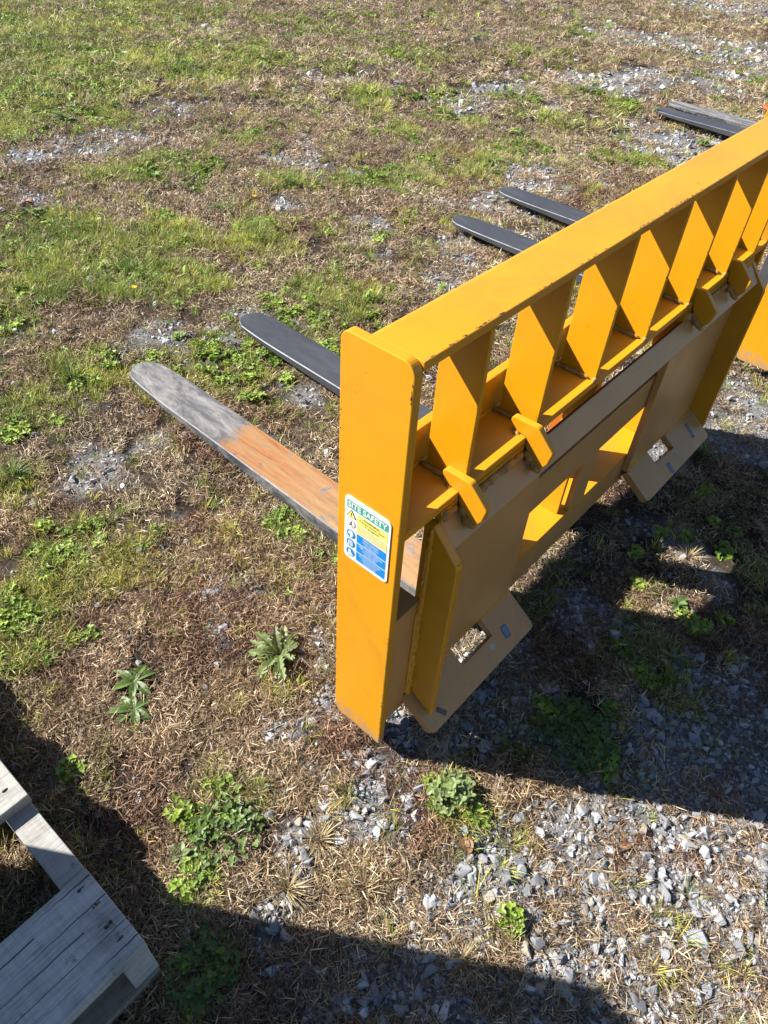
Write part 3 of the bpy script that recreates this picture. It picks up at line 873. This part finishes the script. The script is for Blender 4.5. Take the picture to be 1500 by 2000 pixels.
def weedleaf_proto(n, R, seed):
    random.seed(seed); b = Blades()
    for k in range(n):
        a = random.uniform(0, 6.283)
        L = R * random.uniform(.5, 1.2); w = L * random.uniform(.2, .34); p = Vector((0, 0, .002)); el = random.uniform(.15, .9)
        d = Vector((math.cos(a), math.sin(a), 0)); side = Vector((-math.sin(a), math.cos(a), 0)); n0 = len(b.v); val = random.uniform(.7, 1.25)
        S = 5
        for i in range(S + 1):
            f = i / S; ww = w * math.sin(math.pi * min(1, .12 + f * .88)) ** .7
            b.v += [p - side * ww / 2 + Vector((0, 0, ww * .18)), p, p + side * ww / 2 + Vector((0, 0, ww * .18))]; b.c += [val, val * .8, val * 1.05]
            p = p + (d * math.cos(el) + Vector((0, 0, 1)) * math.sin(el)) * L / S; el -= .32
            if i:
                m0 = n0 + 3 * i - 3
                b.f += [(m0, m0 + 1, m0 + 4, m0 + 3), (m0 + 1, m0 + 2, m0 + 5, m0 + 4)]
    return b.mesh('weed_clump', M_blade)

def stone_mesh(seed, n=11, mat=None, flatz=.62):
    random.seed(seed)
    bm = bmesh.new()
    sx, sy, sz = 1.0, random.uniform(.6, .9), random.uniform(.4, flatz)
    for k in range(n):
        v = Vector((random.gauss(0, 1), random.gauss(0, 1), random.gauss(0, 1))).normalized() * random.uniform(.85, 1.08)
        bm.verts.new((v.x * sx, v.y * sy, v.z * sz))
    r = bmesh.ops.convex_hull(bm, input=bm.verts[:])
    bmesh.ops.delete(bm, geom=[g for g in r['geom_interior'] if isinstance(g, bmesh.types.BMVert)], context='VERTS')
    bmesh.ops.bevel(bm, geom=bm.edges[:], offset=.04, segments=1, affect='EDGES', profile=.5)
    me = bpy.data.meshes.new('stone'); bm.to_mesh(me); bm.free()
    a = me.color_attributes.new('blade', 'FLOAT_COLOR', 'POINT'); a.data.foreach_set('color', [1.0] * (4 * len(me.vertices)))
    me.materials.append(mat or M_stone)
    return me

def instancer(name, pts, rots, scales, idx, tints, collection, label):
    me = bpy.data.meshes.new(name)
    me.vertices.add(len(pts)); me.vertices.foreach_set('co', (np.asarray(pts) * K).astype(np.float32).ravel())
    for nm, tp, data, key in (('rot', 'FLOAT_VECTOR', rots, 'vector'), ('scl', 'FLOAT_VECTOR', scales, 'vector'), ('pick', 'INT', idx, 'value'), ('tint', 'FLOAT_COLOR', tints, 'color')):
        a = me.attributes.new(nm, tp, 'POINT')
        a.data.foreach_set(key, np.asarray(data, dtype=np.int32 if tp == 'INT' else np.float32).ravel())
    o = bpy.data.objects.new(name, me); col.objects.link(o)
    tag(o, label, name.replace('_', ' '), kind='stuff')
    ng = bpy.data.node_groups.new(name, 'GeometryNodeTree')
    ng.interface.new_socket('Geometry', in_out='INPUT', socket_type='NodeSocketGeometry')
    ng.interface.new_socket('Geometry', in_out='OUTPUT', socket_type='NodeSocketGeometry')
    N = ng.nodes; L = ng.links
    gi = N.new('NodeGroupInput'); go = N.new('NodeGroupOutput')
    mp = N.new('GeometryNodeMeshToPoints'); L.new(gi.outputs[0], mp.inputs[0])
    ip = N.new('GeometryNodeInstanceOnPoints'); L.new(mp.outputs[0], ip.inputs['Points'])
    ci = N.new('GeometryNodeCollectionInfo'); ci.inputs[0].default_value = collection; ci.inputs['Separate Children'].default_value = True; ci.inputs['Reset Children'].default_value = True
    L.new(ci.outputs[0], ip.inputs['Instance']); ip.inputs['Pick Instance'].default_value = True
    def named(n, t):
        a = N.new('GeometryNodeInputNamedAttribute'); a.data_type = t; a.inputs[0].default_value = n; return a.outputs[0]
    L.new(named('pick', 'INT'), ip.inputs['Instance Index'])
    er = N.new('FunctionNodeEulerToRotation'); L.new(named('rot', 'FLOAT_VECTOR'), er.inputs[0]); L.new(er.outputs[0], ip.inputs['Rotation'])
    L.new(named('scl', 'FLOAT_VECTOR'), ip.inputs['Scale'])
    L.new(ip.outputs[0], go.inputs[0])
    md = o.modifiers.new('scatter', 'NODES'); md.node_group = ng
    return o

# sample points over the part of the lot the camera can look at, with a margin to every side
def wedge_points(n, d0, d1):
    """uniform points by area between two distances from the camera's foot"""
    a0, a1 = math.radians(-62), math.radians(112)
    r = np.sqrt(rng.random(n) * (d1 * d1 - d0 * d0) + d0 * d0); a = a0 + rng.random(n) * (a1 - a0)
    if d0 > 1.6:
        a0, a1 = math.radians(0), math.radians(78); a = a0 + rng.random(n) * (a1 - a0)
    return CP.x + r * np.cos(a), CP.y + r * np.sin(a)
RINGS = [(0.0, 1.6), (1.6, 3.0), (3.0, 5.5), (5.5, 13.0)]
def area(d0, d1): return (math.radians(174) if d0 < 1.6 else math.radians(78)) / 2 * (d1 * d1 - d0 * d0)

def scatter(name, label, coll, ncol, dens, prob, tintf, scalef, zoff=0.0, tilt=.15, full=False, flat=None):
    P = []; S = []
    for (d0, d1), (dn, sc) in zip(RINGS, dens):
        n = int(area(d0, d1) * dn)
        if not n: continue
        x, y = wedge_points(n, d0, d1)
        keep = rng.random(n) < prob(x, y)
        x, y = x[keep], y[keep]
        P.append(np.stack([x, y], -1)); S.append(np.full(len(x), sc))
    P = np.concatenate(P); S = np.concatenate(S); n = len(P)
    x, y = P[:, 0], P[:, 1]
    s = scalef(n) * S
    z = ground_h(x, y) + zoff * s
    rot = np.stack([rng.normal(0, tilt, n), rng.normal(0, tilt, n), rng.random(n) * 6.283], -1)
    if full: rot[:, :2] = rng.normal(0, .45, (n, 2))
    sc3 = np.stack([s, s, s], -1)
    if name != 'gravel': sc3[:, 2] = s ** .6
    else: sc3 *= K
    t = tintf(x, y, n)
    instancer(name, np.stack([x, y, z], -1), rot, sc3, rng.integers(0, ncol, n), np.concatenate([t, np.ones((n, 1))], 1), coll, label)
    return n

def lerp(a, b, f): return np.asarray(a)[None, :] * (1 - f[:, None]) + np.asarray(b)[None, :] * f[:, None]

straw_c = protos_collection('straw_clump', [straw_proto(60, .032, 100 + i) for i in range(7)])
grass_c = protos_collection('grass_clump', [grass_proto(26, .018, 200 + i, (.020, .055), (.0010, .0024)) for i in range(6)])
tall_c = protos_collection('tall_grass_clump', [grass_proto(22, .020, 250 + i, (.045, .095), (.0016, .0032)) for i in range(5)])
clover_c = protos_collection('clover_clump', [clover_proto(34, .030, 300 + i) for i in range(5)])
weed_c = protos_collection('weed_clump', [weedleaf_proto(8, .030, 400 + i) for i in range(5)])
stone_c = protos_collection('gravel_stone', [stone_mesh(500 + i, 9 + i % 5) for i in range(12)])

cnt = {}
def straw_prob(x, y):
    g = gravel_mask(x, y); n = fbm(x, y, 11, 31)
    return np.clip(.80 - g * .72 + (n - .5) * 2.6, .11, 1)
def straw_tint(x, y, n):
    f = np.clip((fbm(x, y, 3.0, 41) - .35) * 3.0, 0, 1); r = np.clip((fbm(x, y, 4.5, 47) - .50) * 5, 0, 1)
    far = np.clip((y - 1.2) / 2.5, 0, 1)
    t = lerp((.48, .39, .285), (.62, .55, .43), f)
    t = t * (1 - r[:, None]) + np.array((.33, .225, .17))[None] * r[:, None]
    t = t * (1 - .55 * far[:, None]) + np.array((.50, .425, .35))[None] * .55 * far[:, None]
    gm_ = green_mask(x, y)[:, None]
    t = t * (1 - gm_ * .6) + np.array((.38, .44, .16))[None] * gm_ * .6
    return t * rng.uniform(.55, 1.35, (n, 1)) * (.70 + .60 * fbm(x, y, 9, 83))[:, None]
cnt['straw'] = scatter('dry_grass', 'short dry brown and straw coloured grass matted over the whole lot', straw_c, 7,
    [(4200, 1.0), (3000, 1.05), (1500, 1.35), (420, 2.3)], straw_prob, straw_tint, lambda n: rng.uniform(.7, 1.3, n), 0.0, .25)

def green_tint(x, y, n):
    f = np.clip((fbm(x, y, 4, 51) - .3) * 2.5, 0, 1)
    t = lerp((.21, .32, .065), (.47, .53, .13), f)
    return t * rng.uniform(.7, 1.35, (n, 1))
def green_prob(x, y):
    g = green_mask(x, y); n = fbm(x, y, 6, 61)
    return np.clip(g * np.clip((n - .36) * 5, 0.15, 1) + .16 * (fbm(x, y, 9, 63) > .50), 0, 1) * (1 - .8 * gravel_mask(x, y))
cnt['grass'] = scatter('green_grass', 'short green grass growing in patches through the dry grass', grass_c, 6,
    [(3800, .85), (3600, .95), (2200, 1.1), (700, 1.6)], green_prob, green_tint, lambda n: rng.uniform(.5, 1.15, n), 0.0, .2)
TALL = [(300, 480, 110, .9), (230, 540, 110, 1), (130, 450, 80, .8), (360, 560, 80, .7), (60, 520, 90, .8), (500, 470, 60, 1), (545, 490, 40, .8), (560, 360, 50, .8), (400, 700, 70, .5), (150, 740, 80, .8), (30, 650, 60, .7), (30, 930, 50, .8), (340, 330, 60, .5), (700, 440, 40, .3),
        (150, 1090, 80, .6), (60, 1170, 60, .5), (600, 590, 60, .5), (560, 1020, 50, .4), (90, 30, 120, .4), (330, 130, 100, .3), (640, 60, 60, .4), (870, 470, 60, .4), (1000, 320, 50, .4)]
def tall_prob(x, y):
    return np.clip((blob_field(TALL, x, y) - .25 + (fbm(x, y, 12, 91) - .5) * 1.6) * 1.5, 0, 1)
cnt['tall'] = scatter('tall_grass', 'longer green grass tufts standing in the left half of the lot', tall_c, 5,
    [(900, .8), (900, .85), (600, .9), (120, 1.0)], tall_prob, green_tint, lambda n: rng.uniform(.5, 1.1, n), 0.0, .3)
def clover_prob(x, y):
    g = green_mask(x, y); n = fbm(x, y, 6, 61)
    return np.clip(g * np.clip((.57 - n) * 5, 0, 1), 0, 1) * (1 - .9 * gravel_mask(x, y)) 
def clover_tint(x, y, n):
    return lerp((.16, .27, .04), (.34, .46, .07), rng.random(n)) * rng.uniform(.8, 1.2, (n, 1))
cnt['clover'] = scatter('clover_patch', 'low bright green clover covering the greener patches of the lot', clover_c, 5,
    [(1300, .85), (900, .9), (420, .95), (190, 1.2)], clover_prob, clover_tint, lambda n: rng.uniform(.7, 1.2, n), 0.0, .15)
def weed_prob(x, y):
    g = green_mask(x, y); return np.clip(g * .9 + .05, 0, 1) * np.clip((fbm(x, y, 5, 71) - .42) * 6, 0, 1)
cnt['weed'] = scatter('low_weeds', 'small broad leaved weeds dotted through the grass', weed_c, 5,
    [(50, .8), (70, .9), (70, 1.0), (40, 1.4)], weed_prob, clover_tint, lambda n: rng.uniform(.6, 1.3, n), 0.05, .15)

def stone_prob(x, y):
    return np.clip(gravel_mask(x, y) + .02 + .09 * (fbm(x, y, 16, 77) > .52), 0, 1)
def stone_tint(x, y, n):
    t = lerp((.17, .178, .19), (.45, .46, .475), rng.random(n))
    w = rng.random(n) < .10
    t[w] = np.array((.36, .31, .25))
    w = rng.random(n) < .08
    t[w] = np.array((.56, .56, .56))
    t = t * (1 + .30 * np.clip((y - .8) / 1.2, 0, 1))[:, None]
    return t * rng.uniform(.85, 1.1, (n, 1))
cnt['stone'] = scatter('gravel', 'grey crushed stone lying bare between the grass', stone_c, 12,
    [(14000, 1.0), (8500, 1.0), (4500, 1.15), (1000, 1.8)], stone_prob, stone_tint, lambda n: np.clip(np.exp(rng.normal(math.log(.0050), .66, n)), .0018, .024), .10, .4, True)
print('scatter counts', cnt)

# ------------------------------------------------------------------ single plants and stones
def tint_mat(name, colr, transl=.25, rough=.5):
    m, nt, bs = new_mat(name)
    bv = nd(nt, 'ShaderNodeAttribute', attribute_name='blade', attribute_type='GEOMETRY')
    r = ramp(nt, noise_n(nt, 40, 3), [(.3, tuple(c * .8 for c in colr)), (.7, tuple(c * 1.2 for c in colr))])
    c = mixc(nt, 1.0, r.outputs[0], bv.outputs['Color'], 'MULTIPLY')
    nt.links.new(c, bs.inputs['Base Color']); bs.inputs['Roughness'].default_value = rough
    if transl:
        tr = nt.nodes.new('ShaderNodeBsdfTranslucent'); nt.links.new(c, tr.inputs[0])
        mx = nt.nodes.new('ShaderNodeMixShader'); mx.inputs[0].default_value = transl
        nt.links.new(bs.outputs[0], mx.inputs[1]); nt.links.new(tr.outputs[0], mx.inputs[2]); nt.links.new(mx.outputs[0], nt.nodes['Material Output'].inputs[0])
    return m
M_leaf = tint_mat('broad_leaf', (.12, .19, .045)); M_leaf2 = tint_mat('pale_leaf', (.20, .26, .09)); M_leaf3 = tint_mat('bright_leaf', (.17, .27, .035)); M_leaf4 = tint_mat('dark_leaf', (.07, .13, .03))
M_tuft = tint_mat('pale_straw', (.46, .37, .20), .15); M_tuftg = tint_mat('green_tuft_blades', (.19, .28, .08), .3)
M_petal = tint_mat('yellow_petal', (.85, .62, .02), .2); M_dead = tint_mat('dead_leaf', (.30, .16, .08), .1)

def lobed_leaf(b, a, L, w, lobes, el, droop, val, base=(0, 0, .002)):
    d = Vector((math.cos(a), math.sin(a), 0)); side = Vector((-math.sin(a), math.cos(a), 0)); p = Vector(base); S = max(6, lobes * 2)
    n0 = len(b.v); wob = random.uniform(-.25, .25)
    for i in range(S + 1):
        f = i / S
        ww = w * (math.sin(math.pi * min(1, .06 + f * .90)) ** .8) * (.35 + .65 * f if lobes else 1)
        if lobes and i % 2 == 0 and 0 < i < S: ww *= .40
        if i == S: ww = w * .03
        up = Vector((0, 0, ww * .20))
        b.v += [p - side * ww / 2 + up - d * (ww * .18 if lobes and i % 2 else 0), p, p + side * ww / 2 + up - d * (ww * .18 if lobes and i % 2 else 0)]
        b.c += [val, val * .75, val * 1.08]
        p = p + (d * math.cos(el) + Vector((0, 0, 1)) * math.sin(el) + side * wob * f * .6) * L / S; el -= droop / S
        if i:
            m0 = n0 + 3 * i - 3; b.f += [(m0, m0 + 1, m0 + 4, m0 + 3), (m0 + 1, m0 + 2, m0 + 5, m0 + 4)]

def place(name, me, px, py, label, cat, group, s=1.0, rz=None, dz=0.0):
    if 'plant' in name or 'weed' in name: dz += .010
    x, y = at(px, py); z = float(ground_h(x, y)) + dz
    o = bpy.data.objects.new(name, me); col.objects.link(o)
    o.location = (x * K, y * K, z * K); o.scale = (s, s, s); o.rotation_euler = (0, 0, random.uniform(0, 6.28) if rz is None else rz)
    return tag(o, label, cat, group)

def rosette(seed, n, L, w, lobes, mat, el=(.1, .8)):
    random.seed(seed); b = Blades()
    for k in range(n):
        lobed_leaf(b, 6.283 * k / n * 1.618 + random.uniform(-.3, .3), L * random.uniform(.55, 1.15), w * random.uniform(.8, 1.2), lobes, random.uniform(*el), random.uniform(.5, 1.3), random.uniform(.7, 1.25))
    return b.mesh('leaves', mat)
def clover_plant(seed, n, R, leaf, hmax, mat):
    random.seed(seed); b = Blades()
    for k in range(n):
        q = random.uniform(0, 6.283); r = R * math.sqrt(random.random()); h = hmax * (1 - .6 * (r / R) ** 2) * random.uniform(.6, 1.1)
        top = Vector((r * math.cos(q), r * math.sin(q), h)); tilt = Vector((random.uniform(-.5, .5), random.uniform(-.5, .5), 1)).normalized()
        s = tilt.orthogonal().normalized(); t = tilt.cross(s); a0 = random.uniform(0, 6.28); lf = leaf * random.uniform(.65, 1.2); val = random.uniform(.75, 1.25)
        for j in range(3):
            a = a0 + j * 2.094; u = (s * math.cos(a) + t * math.sin(a)); leaflet(b, top, (u + tilt * .12).normalized(), tilt.cross(u), lf, val)
        base = Vector((r * .3 * math.cos(q), r * .3 * math.sin(q), 0))
        b.poly([base, base + s * .0015, top + s * .001, top], .9)
    return b.mesh('leaves', mat)
def tuft(seed, n, L, W, mat, lean=(.2, 1.35), curl=(.1, .7), R=.012):
    random.seed(seed); b = Blades()
    for k in range(n):
        a = random.uniform(0, 6.283); r = R * random.random()
        b.blade((r * math.cos(a), r * math.sin(a), -.002), a + random.uniform(-.3, .3), L * random.uniform(.4, 1.1), W * random.uniform(.6, 1.3), random.uniform(*lean), random.uniform(*curl), random.uniform(.6, 1.3), random.uniform(-.6, .6), 4)
    return b.mesh('blades', mat)

G1 = 'weeds growing in the lot'
place('dandelion_plant', rosette(1, 34, .085, .034, 5, M_leaf2, (.1, 1.2)), 545, 1285, 'pale green dandelion rosette with jagged leaves left of the label plate', 'weed', G1)
place('plantain_plant', rosette(2, 20, .060, .018, 0, M_leaf, (.05, .5)), 262, 1335, 'broad leaved rosette on brown grass between fork tip and pallet, upper of the pair', 'weed', G1)
place('plantain_plant', rosette(3, 18, .055, .017, 0, M_leaf, (.05, .5)), 262, 1390, 'broad leaved rosette on brown grass between fork tip and pallet, lower of the pair', 'weed', G1)
place('clover_plant', clover_plant(4, 62, .048, .0062, .040, M_leaf2), 880, 1560, 'tall pale clover clump at the shadow edge below the bottom lip', 'clover', G1)
place('clover_plant', clover_plant(5, 85, .075, .0048, .026, M_leaf), 440, 1630, 'wide sunlit clover clump to the right of the pallet', 'clover', G1)
place('clover_plant', clover_plant(6, 60, .070, .0052, .025, M_leaf4), 395, 1900, 'shaded clover clump beside the lower corner of the pallet', 'clover', G1)
place('clover_plant', clover_plant(7, 150, .095, .0052, .030, M_leaf4), 1120, 1440, 'dark clover clump deep in the shadow of the frame', 'clover', G1)
place('small_weed', rosette(8, 8, .035, .016, 0, M_leaf, (.3, .9)), 1322, 1185, 'small leafy weed catching light in the frame shadow', 'weed', G1)
place('small_weed', rosette(9, 6, .034, .015, 0, M_leaf2, (.3, .9)), 355, 1675, 'small upright weed with five leaves by the pallet shadow', 'weed', G1)
place('dry_tuft', tuft(10, 110, .060, .0026, M_tuft), 622, 1640, 'star shaped pale dry grass tuft on the gravel', 'grass tuft', 'pale dry tufts')
place('dry_tuft', tuft(11, 120, .065, .0024, M_tuft), 560, 1735, 'flattened pale dry grass tuft below the star shaped one', 'grass tuft', 'pale dry tufts')
place('dry_tuft', tuft(12, 90, .055, .0022, M_tuft), 900, 1880, 'dry grass tuft at the lower shadow edge', 'grass tuft', 'pale dry tufts')
place('dry_tuft', tuft(13, 90, .055, .0020, M_tuft, (.1, 1.2)), 1345, 1085, 'wiry dry tuft lit by the upper sun patch in the frame shadow', 'grass tuft', 'pale dry tufts')
place('dry_tuft', tuft(14, 80, .060, .0022, M_tuft), 710, 1740, 'thin brown grass tuft in the middle of the lower sunlit strip', 'grass tuft', 'pale dry tufts')
place('green_tuft', tuft(15, 120, .100, .0030, M_tuftg, (.05, 1.1)), 505, 470, 'tall green grass tuft above the second fork tip', 'grass tuft', 'green tufts')
place('green_tuft', tuft(16, 130, .110, .0030, M_tuftg, (.05, 1.1)), 565, 365, 'round green grass tuft in the upper middle of the lot', 'grass tuft', 'green tufts')
place('green_tuft', tuft(17, 110, .085, .0030, M_tuftg, (.05, 1.2)), 250, 530, 'spreading green grass tuft left of the fork tips', 'grass tuft', 'green tufts')
place('green_tuft', tuft(18, 100, .085, .0030, M_tuftg, (.05, 1.2)), 140, 740, 'green grass tuft left of the nearest fork tip', 'grass tuft', 'green tufts')
place('green_tuft', tuft(19, 90, .080, .0032, M_tuftg, (.05, 1.2)), 25, 930, 'green grass tuft at the left edge of the picture', 'grass tuft', 'green tufts')
place('leafy_weed', rosette(20, 16, .085, .036, 3, M_leaf3, (.2, 1.0)), 730, 350, 'bright lime green leafy weed right of the round tuft', 'weed', G1)
place('leafy_weed', rosette(21, 14, .110, .038, 4, M_leaf2, (.1, .6)), 960, 320, 'grey green thistle like rosette above the gravel strip', 'weed', G1)
place('leafy_weed', rosette(22, 12, .090, .026, 4, M_leaf, (.1, .8)), 440, 420, 'jagged dandelion leaves left of the tall green tuft', 'weed', G1)
place('leafy_weed', rosette(23, 12, .100, .034, 0, M_leaf, (.1, .8)), 130, 240, 'broad leaved weed by the pale gravel at the upper left', 'weed', G1)
far_spots = [(560, 85, M_leaf3, 'bright leafy weed near the top edge, left of the middle'), (555, 125, M_leaf3, 'yellow green leafy weed just below the bright one near the top edge'),
             (680, 135, M_leaf, 'wide leafy weed above a small pale gravel patch at the upper middle'), (720, 190, M_leaf3, 'bushy leafy weed just right of the small pale gravel patch'),
             (870, 65, M_leaf4, 'dark leafy weed by itself near the top edge, right of the middle'), (810, 115, M_leaf, 'leafy weed between the dark top edge weed and the bushy one'),
             (880, 225, M_leaf4, 'dark leafy weed at the left end of the gravel band above the forks'), (1000, 195, M_leaf, 'leafy weed at the right end of the gravel band above the forks'),
             (1085, 245, M_leaf4, 'dark broad leafy weed left of the upper right fork pair'), (1010, 265, M_leaf, 'leafy weed straight above the middle fork tips'),
             (1190, 255, M_leaf, 'leafy weed between the dark broad one and the upper right fork tips'), (1120, 70, M_leaf4, 'small dark weed in the brown grass near the top right'),
             (1150, 185, M_leaf, 'leafy weed on gravel, above and left of the upper right fork tips'), (1340, 115, M_leaf, 'round leafy weed above the upper right fork pair'),
             (1425, 120, M_leaf4, 'dark spiky weed near the right edge above the fork pair'), (1225, 220, M_leaf3, 'low green weed touching the upper right fork tips'),
             (60, 420, M_leaf, 'leafy weed beside the curled leaf at the left edge'), (180, 345, M_leaf, 'ragged weed below the pale gravel at the upper left'),
             (300, 350, M_leaf3, 'lime green weed below the pale gravel, left of the round tuft'), (540, 290, M_leaf, 'upright weed above the round green tuft'),
             (540, 245, M_leaf, 'small weed further above the round green tuft'), (230, 215, M_leaf4, 'dark weed at the upper edge of the pale gravel at the left'),
             (430, 260, M_leaf, 'weed on brown grass right of the pale gravel at the left'), (1480, 160, M_leaf3, 'low bright weed at the right edge above the rail')]
mesh_cache = {}
for i, (px, py, m, lab) in enumerate(far_spots):
    key = (m.name, i % 3)
    if key not in mesh_cache: mesh_cache[key] = rosette(60 + i, 15, .085, .028, [0, 3, 4][i % 3], m, (.1, .9))
    place('leafy_weed', mesh_cache[key], px, py, lab, 'weed', 'far leafy weeds', random.uniform(.6, 1.0))

# yellow flowers, dead leaves
def flower(px, py, label):
    b = Blades(); random.seed(px)
    for k in range(16):
        a = 6.283 * k / 16; b.blade((0, 0, .030), a, .014, .005, 1.2, .2, 1.0, 0, 2)
    b.poly([(-.0008, 0, 0), (.0008, 0, 0), (.0008, 0, .030), (-.0008, 0, .030)], .3)
    place('yellow_flower', b.mesh('petals', M_petal), px, py, label, 'flower', 'yellow flowers')
flower(586, 38, 'tiny yellow flower near the top edge of the picture')
flower(497, 395, 'tiny yellow flower just above the tall green tuft')
flower(264, 572, 'tiny yellow flower in the spreading green tuft')
def dead_leaf(px, py, label, s, seed):
    random.seed(seed); b = Blades(); lobed_leaf(b, .4, .06, .034, 0, .9, 2.0, 1.0, (0, 0, .004)); lobed_leaf(b, .4, .05, .028, 0, 1.2, 2.4, .8, (.004, .01, .004))
    place('dead_leaf', b.mesh('curled_leaf', M_dead), px, py, label, 'dead leaf', 'dead leaves', s)
dead_leaf(45, 402, 'curled brown dead leaf at the upper left', 1.3, 1)
dead_leaf(912, 1675, 'curled brown dead leaf on the gravel beside a white stone', .75, 2)
dead_leaf(1230, 1645, 'small reddish dead leaf by the gravel at the shadow edge', .6, 3)

# notable single stones
M_st = simple('single_stone', (.36, .37, .38), .85, 40, .25, .002); M_stw = simple('white_stone', (.47, .47, .46), .85, 40, .2, .002); M_std = simple('dark_stone', (.22, .225, .24), .85, 50, .25, .002)
stones = [(1360, 1835, .032, M_st, 'large flat grey stone in the sunlit gravel at the right'), (1303, 1845, .020, M_stw, 'pale wedge stone left of the large flat stone'), (1400, 1790, .020, M_stw, 'pointed pale stone above the large flat stone'),
          (1345, 1655, .022, M_stw, 'broad white stone just outside the frame shadow'), (1485, 1690, .019, M_stw, 'rounded white stone at the right edge of the picture'), (1070, 1695, .020, M_st, 'blue grey upright stone in the left part of the sunlit gravel'),
          (1018, 1700, .022, M_st, 'squarish grey stone left of the blue grey upright one'), (1175, 1715, .020, M_st, 'diamond shaped grey stone in the sunlit gravel'), (797, 1565, .024, M_stw, 'pale worn stone in the gravel left of the tall clover'),
          (750, 1612, .020, M_st, 'flat grey stone below the pale worn stone'), (680, 1478, .017, M_st, 'grey stone left of the end plate foot'), (920, 1708, .019, M_stw, 'white stone next to the dead leaf'),
          (548, 1672, .020, M_std, 'round dark pebble left of the dry star tuft'), (630, 1570, .016, M_stw, 'white stone with a dark shadow above the star tuft'), (272, 1556, .017, M_stw, 'lone white stone in dry grass right of the pallet'),
          (968, 1330, .020, M_st, 'shaded grey stone beneath the near bottom lip'), (1066, 1345, .018, M_st, 'shaded oval stone right of the near bottom lip'), (1230, 1700, .018, M_st, 'pale angular stone in the middle of the sunlit gravel'),
          (600, 1892, .018, M_std, 'dark blue grey stone in the lower shadow'), (665, 1965, .020, M_std, 'tall dark stone at the bottom of the lower shadow'), (700, 425, .020, M_st, 'lone grey stone in the grass left of the middle fork tips'),
          (350, 1772, .018, M_std, 'dark stone in shadow to the right of the pallet'), (1365, 1080, .0, M_st, ''), (790, 1412, .018, M_std, 'dark stone in the shadow between end plate and bottom lip')]
for i, (px, py, r, m, lab) in enumerate(stones):
    if not r: continue
    me_ = stone_mesh(900 + i, 11 + i % 4, m, .55)
    o = place('stone', me_, px, py, lab, 'stone', 'larger stones in the gravel', 1.0, None, r * .22)
    o.scale = (r * K, r * K, r * K * .9)
    o.rotation_euler = (random.uniform(-.25, .25), random.uniform(-.25, .25), random.uniform(0, 6.28))
